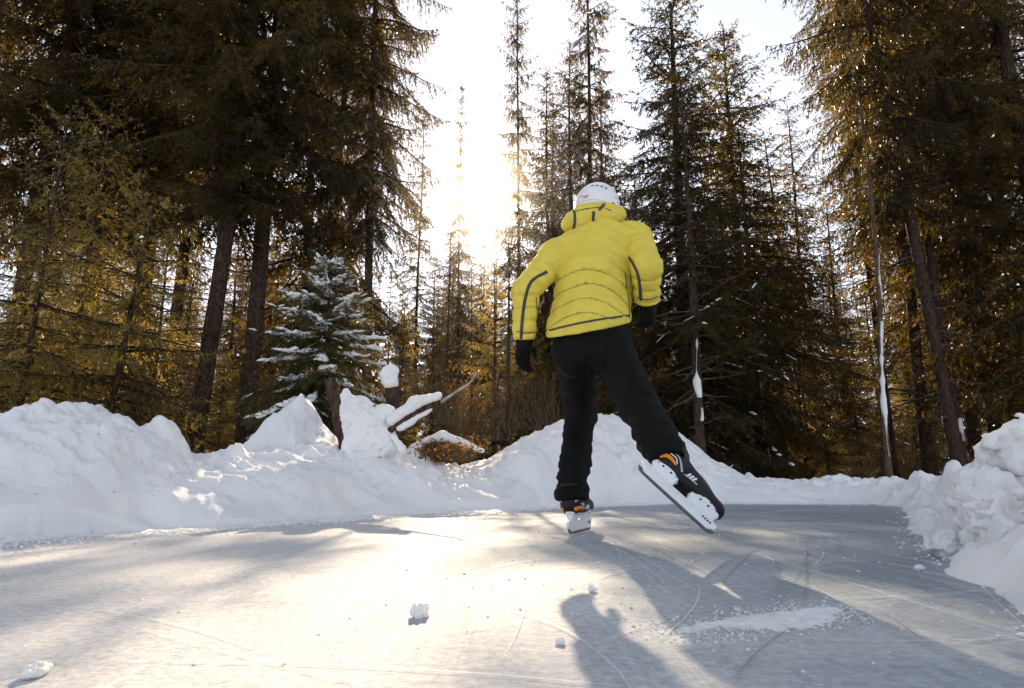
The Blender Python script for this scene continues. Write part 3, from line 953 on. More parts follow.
K['bare'] = make_kind('bare', 10, .10, 8.2, .7, 30, 97, dens=8, n3k=24, dead=110, hang=.9, droop=.55, shape=.7, shoot=.12, wid=.026)
K['full'] = make_kind('full', 10, .13, .6, 2.45, 185, 113, dens=11, n3k=46, dead=14, hang=.85, droop=.50, shape=.78, snow=.07, shoot=.105, wid=.024, whorl=.36)
K['mid'] = make_kind('mid', 14, .10, 1.6, 1.6, 140, 127, dens=10.5, n3k=46, dead=30, hang=1.05, droop=.62, shape=.82, shoot=.125, wid=.030, whorl=.46)

TREES = []
def plant(key, px, Y, scale=1.0, label='', group=None, lean=(0, 0), rz=None, zoff=0.0, with_dead=True, name=None, wide=1.0, snow_on=True):
    """stand a tree so that its foot is seen at column px, Y metres ahead"""
    k = K[key]
    x = u_of(px) * Y
    z = float(floor_z(np.array(x), np.array(float(Y)))) + zoff
    root = link(name or ('young_spruce' if key.startswith('young') else 'spruce_tree'), None)
    root.location = (x, Y, z - 0.05)
    rz = rz if rz is not None else (len(TREES) * 2.13) % 6.28
    root.rotation_euler = (math.radians(lean[1]), math.radians(lean[0]), rz) if rz == 0 else (Matrix.Rotation(math.radians(lean[0]), 3, 'Y') @ Matrix.Rotation(math.radians(lean[1]), 3, 'X') @ Matrix.Rotation(rz, 3, 'Z')).to_euler()
    root.scale = (scale * wide, scale * wide, scale)
    link('trunk', k.trunk, root)
    c = link('crown', k.crown, root); c['kind'] = 'stuff'
    if k.snow and snow_on:
        s_ = link('branch_snow', k.snow, root); s_['kind'] = 'stuff'
    if k.dead and with_dead:
        d_ = link('dead_branches', k.dead, root); d_['kind'] = 'stuff'
    tag(root, label, 'tree', group)
    TREES.append(root)
    return root

# --- left side: tall dark spruces with clear trunks, and lower golden-lit boughs
plant('high', -6, 10.6, .95, 'dark spruce at the far left edge, its crown high over the young spruces', lean=(1, 0))
plant('high', 62, 11.4, 1.0, 'dark spruce second from the left edge, between two leafy young spruces')
plant('high', 120, 12.2, 1.0, 'dark spruce third from the left edge, its crown over the golden boughs')
plant('pole', 155, 11.0, 1.0, 'slim dark trunk just left of the two thick bare trunks')
plant('high', 190, 9.8, .92, 'thick spruce trunk rising straight behind the dip in the left snowbank', lean=(1.5, 0))
plant('high', 240, 10.8, 1.0, 'thick spruce trunk right of the snowbank dip, left of the snowy little spruce', lean=(.5, 0))
plant('sparse', 292, 13.5, 1.15, 'tall spruce standing directly behind the small snow-covered spruce')
plant('snowy', 320, 13.0, 1.2, wide=.48, label='tall spruce with snow-dusted boughs left of the bright sky gap')
plant('high', 364, 11.8, .95, wide=.62, label='tall thick trunk at the left border of the bright sky gap', lean=(-1, 0))
plant('high', -90, 12.0, 1.0, 'spruce cut by the left edge of the photo')
plant('young', 8, 7.2, .95, 'golden-lit young spruce at the far left behind the snowbank')
plant('young2', 96, 7.6, 1.2, 'golden-lit young spruce leaning over the high left snowbank', lean=(4, 0))
plant('young', 143, 9.4, .80, 'young spruce with pale boughs left of the thick bare trunks')
plant('young', 55, 8.8, 1.15, 'taller young spruce deep behind the left snowbank crest')
plant('young', 215, 13.0, .55, 'young spruce low between the two thick bare trunks')
plant('dense2', 218, 16.5, .33, wide=1.5, label='half-grown spruce filling the gap between the two thick bare trunks')
plant('dense', 262, 17.0, .33, wide=1.5, label='half-grown spruce behind the left boughs of the small snowy spruce')
plant('dense2', 172, 17.0, .32, wide=1.5, label='half-grown spruce behind the slim dark trunk on the left')
plant('dense', 28, 16.0, .34, wide=1.5, label='half-grown spruce behind the golden young spruces at the far left')
plant('dense2', 98, 17.5, .33, wide=1.5, label='half-grown spruce behind the leaning golden young spruce')
# --- centre: around the sun, thin and far
plant('pole', 413, 19.0, .55, 'thin straight trunk in the glow left of the sun')
plant('bare', 442, 10.4, .44, 'bare reddish trunk rising behind the snow-laden log', lean=(.6, 0))
plant('mid', 455, 22.0, 1.08, wide=.50, label='pointed spruce top just left above the sun')
plant('mid', 519, 20.0, 1.42, wide=.55, label='tall thin spruce right above the sun')
plant('bare', 508, 10.2, .43, 'bare trunk passing just left of the skater\'s lowered hand')
plant('mid', 552, 18.5, .95, 'slender spruce with loose boughs left of the helmet')
plant('dense2', 577, 18.0, .66, wide=1.25, label='dense pointed spruce above the helmet')
plant('mid', 598, 15.5, 1.2, wide=.75, label='tall thin spruce directly above the helmet')
plant('dense', 556, 19.5, .56, wide=1.2, label='full dark spruce left of the tree above the helmet, its tip lower')
plant('dense2', 612, 17.0, .56, wide=1.3, label='full dark spruce just right of the tree above the helmet')
plant('young', 398, 13.5, .75, 'young spruce in the glow behind the stump')
plant('young2', 470, 12.0, .62, 'golden young spruce low between the log and the sun')
plant('young', 538, 12.5, .60, 'golden young spruce seen between the skater\'s left arm and legs')
plant('young', 605, 12.0, .52, 'young spruce seen between the skater\'s legs')
# --- right of the skater
plant('full', 694, 10.8, 1.0, 'big dark spruce with snow-dusted boughs right of the skater', rz=1.1)
plant('full', 760, 11.8, .96, 'dark snow-dusted spruce right of the biggest one', rz=3.0)
plant('dense', 648, 15.0, .36, wide=1.3, label='dark spruce behind the skater\'s right shoulder')
plant('dense2', 822, 13.5, .42, wide=1.3, label='shorter dark spruce whose tip shows below the right sky gap')
plant('bare', 786, 13.0, .60, 'thin trunk left of the leaning bare tree')
plant('bare', 856, 14.0, .66, 'dark trunk just left of the leaning bare tree\'s foot')
plant('high', 962, 10.5, 1.0, wide=.66, label='thick spruce trunk leaning left in front of the dark right forest', lean=(-3, 0))
plant('sparse', 932, 15.0, 1.25, 'tall dark spruce behind the leaning bare tree, right of it')
plant('dense2', 1004, 11.8, 1.05, 'dark spruce above the block of snow on the right bank')
plant('dense', 1078, 10.5, 1.0, 'dark spruce cut by the right edge of the photo')
plant('dense2', 1045, 14.5, 1.1, 'dark spruce in the second row at the right edge')
plant('high', 980, 16.0, 1.1, 'tall spruce in the second row at the right, orange-lit low down')
plant('pole', 896, 14.5, .95, wide=.7, label='dark trunk right of the leaning bare tree\'s foot')
plant('pole', 930, 12.5, .95, 'dark slender trunk left of the thick leaning trunk')
plant('bare', 765, 15.0, .62, 'dark slender trunk behind the low end of the far snowbank')
plant('young', 735, 14.0, .6, 'young spruce behind the tail of the central snow mound')
plant('young2', 830, 12.0, .6, 'dark young spruce left of the leaning bare tree')
plant('young', 690, 12.5, .5, 'young spruce low behind the snow mound right of the skater')
# --- forest deeper in, below the sun's height
rt = random.Random(8)
def zone(x):
    if x < 330: return 'distant spruce deep in the forest behind the left tree row', 'distant spruces behind the left tree row'
    if x < 640: return 'distant spruce low under the sun, far behind the skater', 'distant spruces under the sun'
    return 'distant spruce deep in the dark forest behind the right tree row', 'distant spruces behind the right tree row'
def zone_y(x):
    if x < 400: return 'undergrowth spruce among the trunks of the left forest', 'undergrowth spruces of the left forest'
    if x < 640: return 'undergrowth spruce in the backlight behind the skater', 'undergrowth spruces behind the skater'
    return 'undergrowth spruce among the trunks of the right forest', 'undergrowth spruces of the right forest'
HT = {'dense': 23, 'dense2': 21, 'sparse': 17, 'pole': 22, 'snowy': 16}
for row, (Y, n_) in enumerate(((18.5, 15), (23, 20), (30, 24), (40, 28), (52, 32))):
    for q in range(n_):
        pxx = -140 + 1300 * (q + rt.uniform(.1, .9)) / n_
        yv = Y * rt.uniform(.93, 1.08)
        mid_ = 330 < pxx < 620
        kk = rt.choice(['dense', 'dense2', 'sparse', 'dense2', 'snowy'])
        gz = float(floor_z(np.array(u_of(pxx) * yv), np.array(yv)))
        hh = (0.405 * (yv - 2)) * rt.uniform(.8, 1.0) - gz if mid_ else rt.uniform(.33, .43) * yv - gz
        plant(kk, pxx, yv, hh / HT[kk], *zone(pxx), with_dead=False, snow_on=False)
for q in range(26):
    pxx = -60 + 1150 * (q + rt.uniform(0, .9)) / 26
    plant(rt.choice(['young', 'young2']), pxx, rt.uniform(13, 21), rt.uniform(.55, 1.0), *zone_y(pxx))

for pxx, yv, fr, lab in ((470, 27, .98, 'golden mid-distance spruce straight under the sun'), (494, 30, .99, 'golden mid-distance spruce right under the sun, left of the skater\'s arm'), (483, 37, 1.0, 'distant spruce in the brightest glow under the sun'),
                         (430, 28, .97, 'golden mid-distance spruce below the sky gap, above the stump'), (448, 34, 1.0, 'distant spruce left under the sun'), (520, 33, .97, 'distant spruce behind the skater\'s left arm')):
    gz = float(floor_z(np.array(u_of(pxx) * yv), np.array(float(yv))))
    plant('mid', pxx, yv, (.415 * (yv - 2) * fr - gz) / 14, wide=1.25, label=lab, with_dead=False)

# --- bare leaning tree on the right, with snow plastered on its lower trunk
me, ax, rad = trunk_mesh('leaning_trunk', 9.8, .046, 301, sides=8, wob=.10, mat=M['dead'], taper=.8)
base = at(889, 478, 10.0); top = at(836, -20, 10.4)
root = link('bare_leaning_tree', None); root.location = tuple(base - (0, 0, .15))
dv = Vector(top - base)
root.rotation_euler = dv.to_track_quat('Z', 'Y').to_euler()
root.scale = (1, 1, dv.length / 9.8)
link('trunk', me, root)
o = link('dead_branches', deadwood_mesh('leaning_dead', 302, 2.0, 9.3, 70, (.25, 1.0), ax, rad, .008), root); o['kind'] = 'stuff'
cm, _ = crown_mesh('leaning_crown', 303, 9.7, 6.6, .65, 46, dens=8, n3k=14, hang=.8, droop=.6, axis=ax, shoot=.09, wid=.016)
o = link('crown', cm, root); o['kind'] = 'stuff'
tag(root, 'thin bare tree leaning left with snow plastered along its lower trunk', 'tree')
def trunk_snow(parent, axf, radf, z0, z1, az, wdt, seed, name='snow_patch'):
    """a plastered strip of snow on one side of a trunk"""
    zs = np.linspace(z0, z1, 46); an = np.linspace(-1, 1, 9)
    rr = np.random.RandomState(seed)
    q = np.stack([zs * 3.1, 0 * zs + seed, 0 * zs], 1)
    w = wdt * np.clip(.65 + .9 * fbm(q, 3, seed), .06, 1.4) * np.sin(np.linspace(.1, math.pi - .1, 46)) ** .4
    cen = az + .35 * fbm(q * .7 + 3, 2, seed + 4)
    V = []
    for k, z in enumerate(zs):
        c = axf(z); r = radf(z)
        for a_ in an:
            th = cen[k] + a_ * w[k]
            rr_ = r * (1.0 + .30 * (1 - a_ * a_) - .12 * (abs(a_) > .99)) + .012 * (1 - a_ * a_)
            V.append((c[0] + rr_ * math.cos(th), c[1] + rr_ * math.sin(th), z))
    i, j = np.meshgrid(np.arange(45), np.arange(8), indexing='ij'); a = (i * 9 + j).ravel()
    o = link(name, mesh_from(name, np.array(V), np.stack([a, a + 1, a + 10, a + 9], 1), [M['snow']]), parent)
    return o
lc = root.rotation_euler.to_matrix().inverted() @ Vector((-.15, -1, 0))
azc = math.atan2(lc.y, lc.x)
trunk_snow(root, ax, rad, .5, 2.8, azc, 1.0, 5)
trunk_snow(root, ax, rad, 3.2, 4.0, azc + .3, .6, 6)
# other trunks with plastered snow on the camera side
def patched(px, Y, H, r0, spans, label, lean=(0, 0), seed=400, crown=True):
    me, ax, rad = trunk_mesh('patched_trunk', H, r0, seed, wob=.03)
    x = u_of(px) * Y
    root = link('spruce_tree', None); root.location = (x, Y, float(floor_z(np.array(x), np.array(float(Y)))) - .1)
    root.rotation_euler = (0, math.radians(lean[0]), 0)
    link('trunk', me, root)
    o = link('dead_branches', deadwood_mesh('patched_dead', seed + 1, .8, H * .6, 44, (.3, 1.1), ax, rad), root); o['kind'] = 'stuff'
    cm, _ = crown_mesh('patched_crown', seed + 2, H, H * .45, 1.2, 70, dens=7.5, n3k=20, hang=.7, droop=.5, axis=ax, shoot=.10, wid=.022)
    o = link('crown', cm, root); o['kind'] = 'stuff'
    for k, (z0, z1, az, w) in enumerate(spans): trunk_snow(root, ax, rad, z0, z1, az, w, seed + k)
    tag(root, label, 'tree')
patched(702, 9.6, 7.0, .085, [(1.45, 2.35, -1.6, .8), (1.1, 1.3, -1.5, .5)], 'trunk with a white snow patch beside the skater\'s right elbow', seed=410)
patched(768, 11.5, 7.0, .07, [(1.1, 2.5, -1.7, .45), (.5, .8, -1.5, .4)], 'thin trunk streaked with snow right of the snow-patched one', seed=420)
patched(812, 12.5, 7.5, .07, [(1.3, 2.6, -2.0, .4)], 'thin trunk with a narrow snow streak left of the leaning bare tree', seed=430, lean=(-2, 0))
patched(964, 11.2, 14, .09, [(.95, 1.35, -1.5, .7)], 'trunk with one short snow patch left of the block of snow', seed=440)

# --- the small snow-covered spruce behind the left bank
me, ax, rad = trunk_mesh('little_trunk', 3.0, .045, 501, wob=.01)
root = link('small_snowy_spruce', None)
b = at(321, 440, 8.4); root.location = (b[0], b[1], 0.02)
root.scale = ((at(321, 262, 8.4)[2] - .02) / 3.0,) * 3
link('trunk', me, root)
cm, sm = crown_mesh('little_crown', 503, 3.0, .55, 1.08, 150, dens=15, n3k=100, hang=.55, droop=.66, axis=ax, shoot=.060, wid=.0125, shape=.74, snow=.15, spread=.95, snow_len=.75, whorl=.22, snow_main=.80, snow_scale=1.5, mat=M['needle_small'])
o = link('crown', cm, root); o['kind'] = 'stuff'
o = link('branch_snow', sm, root); o['kind'] = 'stuff'
tag(root, 'small spruce loaded with snow on the heap behind the left bank', 'tree')

# --- snow-plastered stump with a broken, snow-laden log
def stump():
    root = link('broken_stump', None)
    c = at(345, 448, 5.15); root.location = tuple(c)
    f0 = at(352, 470, 5.15) - c; f1 = at(330, 380, 5.2) - c
    V, Q, T = tube(resample([f0, (f0 + f1) / 2 + (0.02, 0, 0), f1], 14), np.linspace(.085, .05, 14), 10)
    V = V + .012 * vnoise(V * np.array((30, 30, 8)), 3)[:, None]
    link('trunk', mesh_from('stump_trunk', V, [Q, T], [M['bark']]), root)
    def f(p):
        q = p
        d = seg(q, at(345, 392, 5.1) - c, at(362, 440, 5.05) - c, .035, .14)
        d = smin(d, seg(q, at(362, 412, 5.1) - c, at(385, 445, 5.05) - c, .11, .11), .08)
        d = smin(d, seg(q, at(385, 412, 5.1) - c, at(360, 470, 5.05) - c, .06, .16), .06)
        return d - .020 * fbm(q * 13, 4, 9) - .010 * billow(q * 22, 2, 5)
    lo = np.array((-.25, -.35, -.3)); hi = np.array((.6, .3, .6))
    P, Q = nets(f, lo, hi, .012)
    s_ = link('snow_plaster', mesh_from('stump_snow', relax(P, Q, 1), Q, [M['snow']]), root)
    tag(root, 'broken leaning stump plastered with snow beside the small spruce', 'stump')
    # log
    lg = link('fallen_log', None); l0 = at(388, 432, 5.0); l1 = at(441, 402, 4.95); lg.location = tuple(l0)
    V, Q, T = tube(resample([at(370, 445, 5.05) - l0, (l0 - l0), at(415, 411, 4.97) - l0, l1 - l0], 16), np.linspace(.030, .020, 16), 9)
    V = V + .008 * vnoise(V * 40, 6)[:, None]
    link('trunk', mesh_from('log_trunk', V, [Q, T], [M['bark']]), lg)
    tw = resample([l1 - l0, at(462, 388, 4.95) - l0, at(470, 383, 4.95) - l0, at(478, 370, 4.95) - l0], 12)
    V, Q, T = tube(tw, np.linspace(.013, .005, 12), 5); link('branch', mesh_from('log_twig', V, [Q, T], [M['frost']]), lg)
    tw2 = resample([at(408, 378, 5.1) - l0, at(424, 366, 5.1) - l0, at(440, 362, 5.1) - l0, at(448, 356, 5.1) - l0], 10)
    def f2(p):
        d = seg(p, at(392, 421, 5.0) - l0, at(415, 404, 4.97) - l0, .048, .050)
        d = smin(d, seg(p, at(415, 403, 4.97) - l0, at(438, 396, 4.95) - l0, .055, .030), .03)
        d = smin(d, seg(p, at(399, 428.5, 4.99) - l0, at(431, 409.5, 4.96) - l0, .027, .014), .010)
        d = smin(d, seg(p, at(392, 436, 4.97) - l0, at(402, 449, 4.93) - l0, .022, .030), .02)
        return d - .009 * fbm(p * 16, 3, 4)
    P, Q = nets(f2, (-.2, -.25, -.35), (.6, .25, .5), .008)
    link('snow_cap', mesh_from('log_snow', relax(P, Q, 1), Q, [M['snow']]), lg)
    tag(lg, 'fallen log with thick snow on it pointing right from the stump', 'log')
    # snow-capped post behind
    st = link('snow_capped_stump', None); c2 = at(391, 400, 5.7); st.location = tuple(c2)
    V, Q, T = tube(resample([at(394, 440, 5.7) - c2, at(391, 382, 5.7) - c2], 8), np.linspace(.07, .06, 8), 9)
    V = V + .01 * vnoise(V * 30, 8)[:, None]
    link('trunk', mesh_from('post_trunk', V, [Q, T], [M['bark']]), st)
    cc_ = at(390, 375, 5.7) - c2
    def f3(p): return smin(ell(p, cc_, (.082, .085, .105)), ell(p, cc_ + (.02, -.02, -.09), (.06, .07, .05)), .05) - .012 * fbm(p * 18, 3, 2)
    P, Q = nets(f3, cc_ - .2, cc_ + .2, .009)
    link('snow_cap', mesh_from('post_snow', relax(P, Q, 1), Q, [M['snow']]), st)
    tag(st, 'stump wearing a round cap of snow behind the fallen log', 'stump')
stump()

# --- dry brush under the log, and bare twiggy brush deeper in
def brush(px, py, Y, w, h, seed, label, snowy=True, nst=60, mat='brush'):
    rr = np.random.RandomState(seed); P = Pile()
    c = at(px, py, Y)
    tips = []
    for _ in range(nst):
        a0 = np.array((rr.uniform(-w, w) * .6, rr.uniform(-.25, .25), 0.0)); L = rr.uniform(.5, 1.0)
        a1 = a0 + np.array((rr.normal(0, .3) * w, rr.normal(0, .12), h * L)); am = (a0 + a1) / 2 + rr.normal(0, .04, 3)
        V, Q, T = tube(resample([a0, am, a1], 6), np.linspace(.006, .0015, 6), 3, False); P.add(V, Q, None, 1)
        for _ in range(14):
            t = rr.uniform(.2, 1); q = a0 + (a1 - a0) * t + rr.normal(0, .015, 3); d = rr.normal(0, 1, 3); d /= np.linalg.norm(d)
            s_ = np.cross(d, rr.normal(0, 1, 3)); s_ /= np.linalg.norm(s_)
            l = rr.uniform(.025, .06)
            P.add(np.stack([q, q + d * l * .5 + s_ * .009, q + d * l, q + d * l * .5 - s_ * .009]), np.array([(0, 1, 2, 3)]), None, 0)
        tips.append(a1)
    root = link('dry_bush', None); root.location = tuple(c)
    o = link('twigs', P.mesh('bush_twigs', [M[mat], M['dead']], False), root); o['kind'] = 'stuff'
    if snowy:
        def f(p):
            d = seg(p, (-w * .95, 0, h * .55), (-w * .1, 0, h * 1.0), .022, .045)
            d = smin(d, seg(p, (-w * .1, 0, h * 1.0), (w * .95, 0, h * .45), .045, .020), .02)
            return d - .010 * fbm(p * 14, 3, seed)
        P2, Q2 = nets(f, (-w * 1.3, -.15, 0), (w * 1.3, .15, h * 1.5), .012)
        link('snow_cap', mesh_from('bush_snow', relax(P2, Q2, 1), Q2, [M['snow']]), root)
    tag(root, label, 'bush')
brush(446, 462, 5.6, .33, .22, 601, 'low dry bush bent under a ridge of snow by the log')
for q, (pxx, pyy, Y, lab) in enumerate(((845, 480, 13.0, 'orange-brown brush at the foot of the leaning bare tree'), (905, 480, 14.5, 'orange-brown brush right of the leaning bare tree'), (792, 480, 14.0, 'brown brush behind the far end of the snowbank'),
                                  (935, 478, 13.2, 'brown brush left of the block of snow'), (475, 440, 9.5, 'golden brush in the sunlight right of the log'), (530, 430, 9.8, 'golden brush below the skater\'s left hand'), (425, 425, 9.0, 'golden brush behind the fallen log'),
                                  (285, 430, 9.5, 'brown brush left of the small snowy spruce'), (150, 415, 8.0, 'golden brush behind the left snowbank'))):
    brush(pxx, pyy, Y, .9, .95, 610 + q, lab, False, 90)

# ------------------------------------------------------------------ the skater
M['yellow'] = simple('yellow_shell', (0.72, 0.58, 0.075), 0.55, .07, 14, .25, 120, .3)
M['piping'] = simple('dark_piping', (0.045, 0.05, 0.06), 0.5, .2, 30)
M['trouser'] = simple('black_trousers', (0.0035, 0.0034, 0.0035), 0.7, .35, 18, .3, 90, .13)
M['glove'] = simple('black_gloves', (0.005, 0.005, 0.005), 0.7, .3, 30, .3, 120, .15)
M['skin'] = simple('skin', (0.62, 0.40, 0.30), 0.5, .08, 20)
M['helmet'] = simple('white_helmet', (0.80, 0.80, 0.82), 0.30, .03, 8, 0, 60, .5)
M['black'] = simple('black_plastic', (0.012, 0.012, 0.013), 0.4, .2, 30)
M['boot'] = simple('black_boot', (0.004, 0.004, 0.005), 0.5, .3, 40, .2, 150)
M['white_plastic'] = simple('white_plastic', (0.78, 0.79, 0.80), 0.35, .04, 20)
M['steel'] = simple('steel', (0.16, 0.165, 0.17), 0.3, .15, 60, 0, 60, .5, 1.0)
M['orange'] = simple('orange_trim', (0.80, 0.24, 0.015), 0.5, .08, 30)
M['grey_trim'] = simple('grey_trim', (0.45, 0.46, 0.48), 0.5, .1, 30)
M['logo_red'] = simple('logo_red', (0.75, 0.10, 0.05), 0.5, .05, 30)
M['logo_violet'] = simple('logo_violet', (0.12, 0.06, 0.25), 0.5, .05, 30)

unit = lambda v: np.asarray(v) / np.linalg.norm(v)
# where the two skates stand: heel and toe of the blade, and the skate's own upright
def skate_frame(heel, toe, up):
    fw = unit(toe - heel); up = unit(up - fw * (up @ fw)); sdv = np.cross(up, fw)
    k = np.linalg.norm(toe - heel) / .324
    return heel + fw * .152 * k, fw, sdv, up, k
def in_frame(fr, p):
    return fr[0] + fr[4] * (fr[1] * p[0] + fr[2] * p[1] + fr[3] * p[2])
hl, tl = ground(568.5, 535.5), ground(589, 530.5)
FR_L = skate_frame(hl + (0, 0, .001), hl + unit(tl - hl) * .330 + (0, 0, .001), np.array((-.06, 0, 1.0)))
hr, tr_ = at(635.5, 468, 2.26), at(711.5, 537, 2.20)
view = unit((hr + tr_) / 2 - np.array((0, 0, CAM_H)))
im_n = unit(np.cross(unit(tr_ - hr), view)); im_n = im_n if im_n[2] > 0 else -im_n
FR_R = skate_frame(hr, tr_, im_n * math.cos(.88) + view * math.sin(.88))
LA, LK, LH = in_frame(FR_L, (-.080, 0, .165)), at(581, 412, 3.26), at(573, 350, 3.04)
RA, RK, RH = in_frame(FR_R, (-.085, 0, .150)), at(640, 408, 2.72), at(610, 348, 3.02)
PEL, CHEST, NECK, HEAD = at(591, 342, 3.04), at(595, 262, 3.10), at(600, 218, 3.15), at(597, 205, 3.20)
LS, LE, LW = at(556, 255, 3.10), at(526, 291, 3.00), at(524.5, 338, 3.06)
RS, RE, RW = at(635, 239, 3.12), at(647, 268, 2.95), at(646.5, 300, 3.06)

def hit(px, py, f, off=0.0):
    o = np.array((0, 0, CAM_H)); d = unit(at(px, py, 3.0) - o)
    t = 1.2
    for _ in range(90):
        v = float(f((o + d * t)[None])[0]) - off
        t += max(v, .0008) * .8
        if v < .0005 or t > 5: break
    return o + d * t

def loft(p, A, B, ts, aw, bw, ux):
    ax = unit(B - A); L_ = np.linalg.norm(B - A)
    q = p - A
    t = q @ ax
    u = ux - ax * (ux @ ax); u = unit(u); v = np.cross(ax, u)
    tt = np.clip(t / L_, ts[0], ts[-1])
    a = np.interp(tt, ts, aw); b = np.interp(tt, ts, bw)
    dx, dy = q @ u, q @ v
    k = np.sqrt((dx / a) ** 2 + (dy / b) ** 2 + 1e-9)
    d = (k - 1) * np.sqrt(dx * dx + dy * dy) / k
    over = np.maximum(np.abs(t / L_ - (ts[0] + ts[-1]) / 2) - (ts[-1] - ts[0]) / 2, 0) * L_
    return np.where(over > 0, np.hypot(np.maximum(d, 0), over), d)

UX = unit(np.array((1.0, 0.12, 0.10)))

def hand(W, d, n, sd, k=1.0, curl=.5):
    """list of (a, b, ra, rb): palm, four fingers and a thumb; d along the hand, n out of the palm, sd towards the thumb"""
    d, n, sd = unit(d), unit(n), unit(sd)
    out = []
    for w in (-.028, -.009, .010, .028):
        out.append((W + d * .005 + sd * w * .7, W + d * .085 + sd * w, .019 * k, .015 * k))
    for w, l in ((.030, .070), (.010, .080), (-.010, .075), (-.029, .058)):
        a = W + d * .088 + sd * w
        b = a + (d * math.cos(curl) + n * math.sin(curl)) * l * .5
        c = b + (d * math.cos(curl * 2.1) + n * math.sin(curl * 2.1)) * l * .32
        e = c + (d * math.cos(curl * 3.0) + n * math.sin(curl * 3.0)) * l * .25
        out += [(a, b, .0125 * k, .0115 * k), (b, c, .0115 * k, .0105 * k), (c, e, .0105 * k, .009 * k)]
    a = W + d * .022 + sd * .030
    b = a + (sd * .75 + d * .6 + n * .3) * .036; c = b + (sd * .25 + d * .9 + n * .3) * .030
    out += [(W + d * .01 + sd * .01, a, .020 * k, .017 * k), (a, b, .016 * k, .0135 * k), (b, c, .0135 * k, .011 * k)]
    return out
L_hand = hand(LW + unit(LW - LE) * .012, unit(LW - LE) + np.array((-.08, .05, 0)), (0.55, .75, 0), (.75, .6, 0), 1.0, .45)
R_hand = hand(RW + unit(RW - RE) * .006, np.array((.10, .35, -.85)), (-.6, .7, 0.2), (-.6, .55, .2), 1.0, .55)

# body: one continuous figure under the clothes
def f_body(p):
    d = loft(p, PEL, NECK, [0, .35, .7, .88, 1], [.15, .135, .155, .12, .05], [.105, .095, .105, .085, .05], UX)
    for a, b, ra, rb in ((LH, LK, .075, .052), (LK, LA, .050, .036), (RH, RK, .075, .052), (RK, RA, .050, .036),
                         (LS, LE, .048, .038), (LE, LW, .036, .027), (RS, RE, .048, .038), (RE, RW, .036, .027),
                         (CHEST, LS, .07, .05), (CHEST, RS, .07, .05)):
        d = smin(d, seg(p, a, b, ra, rb), .03)
    d = smin(d, seg(p, NECK - (0, .01, .03), HEAD - (0, .0, .02), .055, .055), .03)
    d = smin(d, ell(p, HEAD, (.078, .096, .115)), .02)
    d = smin(d, seg(p, HEAD + (0, .06, -.075), HEAD + (0, .082, -.092), .035, .024), .03)          # jaw and chin
    d = smin(d, seg(p, HEAD + (0, .092, .005), HEAD + (0, .116, -.030), .008, .013), .012)         # nose
    for s_ in (-1, 1):
        d = smin(d, ell(p, HEAD + (s_ * .079, -.002, -.012), (.010, .018, .030)), .008)             # ear
        d = smin(d, seg(p, HEAD + (s_ * .012, .094, .022), HEAD + (s_ * .045, .080, .024), .008, .007), .010)   # brow
        d = np.maximum(d, -ell(p, HEAD + (s_ * .032, .100, .002), (.018, .014, .011)))             # eye hollow
        d = smin(d, ell(p, HEAD + (s_ * .032, .084, .002), (.012, .012, .011)), .003)               # eyeball
    d = np.maximum(d, -seg(p, HEAD + (-.022, .106, -.056), HEAD + (.022, .106, -.056), .005, .005))   # mouth
    for hand_ in (L_hand, R_hand):
        for a, b, ra, rb in hand_:
            d = smin(d, seg(p, a, b, ra * .82, rb * .82), .006)
    for fr, A_ in ((FR_L, LA), (FR_R, RA)):
        d = smin(d, seg(p, A_, in_frame(fr, (-.075, 0, .128)), .034, .030), .012)
        d = smin(d, seg(p, in_frame(fr, (-.075, 0, .124)), in_frame(fr, (.115, 0, .120)), .030, .024), .012)
    return d
P, Q = nets(f_body, (.0, 2.0, .02), (.86, 3.6, 1.85), .011)
person = link('person', mesh_from('person', relax(P, Q, 1, .4), Q, [M['skin']]))
tag(person, 'skater in yellow jacket, black trousers and white helmet gliding away with one leg lifted behind', 'person')

# trousers
def f_legs(p):
    l = smin(seg(p, LH, LK, .100, .078), seg(p, LK, LA, .074, .062), .03)
    l = np.maximum(l, -((p - (LA - (0, 0, .012))) @ np.array((0, .0, 1.0))))
    rd = unit(RA - RK)
    r = smin(seg(p, RH, RK, .102, .082), seg(p, RK, RA + rd * .02, .080, .068), .03)
    r = np.maximum(r, (p - RA - rd * .022) @ rd)
    b = loft(p, PEL - unit(NECK - PEL) * .06, NECK, [0, .1, .22], [.172, .184, .172], [.122, .128, .12], UX)
    b = smin(b, ell(p, at(607, 355, 2.98), (.105, .095, .10)), .05)
    b = smin(b, ell(p, at(576, 357, 2.99), (.10, .095, .10)), .05)
    return smin(smin(l, b, .035), r, .035)
P, Q = nets(f_legs, (.05, 2.15, .12), (.85, 3.5, 1.12), .008)
P = relax(P, Q, 2)
Nn = vnormals(P, Q)
def near(p, a, b):
    ba = b - a; t = np.clip((p - a) @ ba / (ba @ ba), 0, 1)
    return t, np.linalg.norm(p - a - t[:, None] * ba, axis=1)
tL, dL = near(P, LK, LA); tR, dR = near(P, RK, RA)
wk = np.minimum(dL, dR) < .12
zz = np.where(dL < dR, tL, tR)
low = np.where(wk, smooth(.0, .9, zz), 0)
q = P * np.array((6, 6, 22))
disp = .0075 * fbm(q, 3, 5) * (.6 + .6 * low) + .010 * (billow(P * np.array((5, 5, 16)) + .9 * fbm(P * 5, 2, 8)[:, None], 2, 12)) * (.5 + .6 * low)
P = P + Nn * disp[:, None]
link('trousers', mesh_from('trousers', P, Q, [M['trouser']]), person)

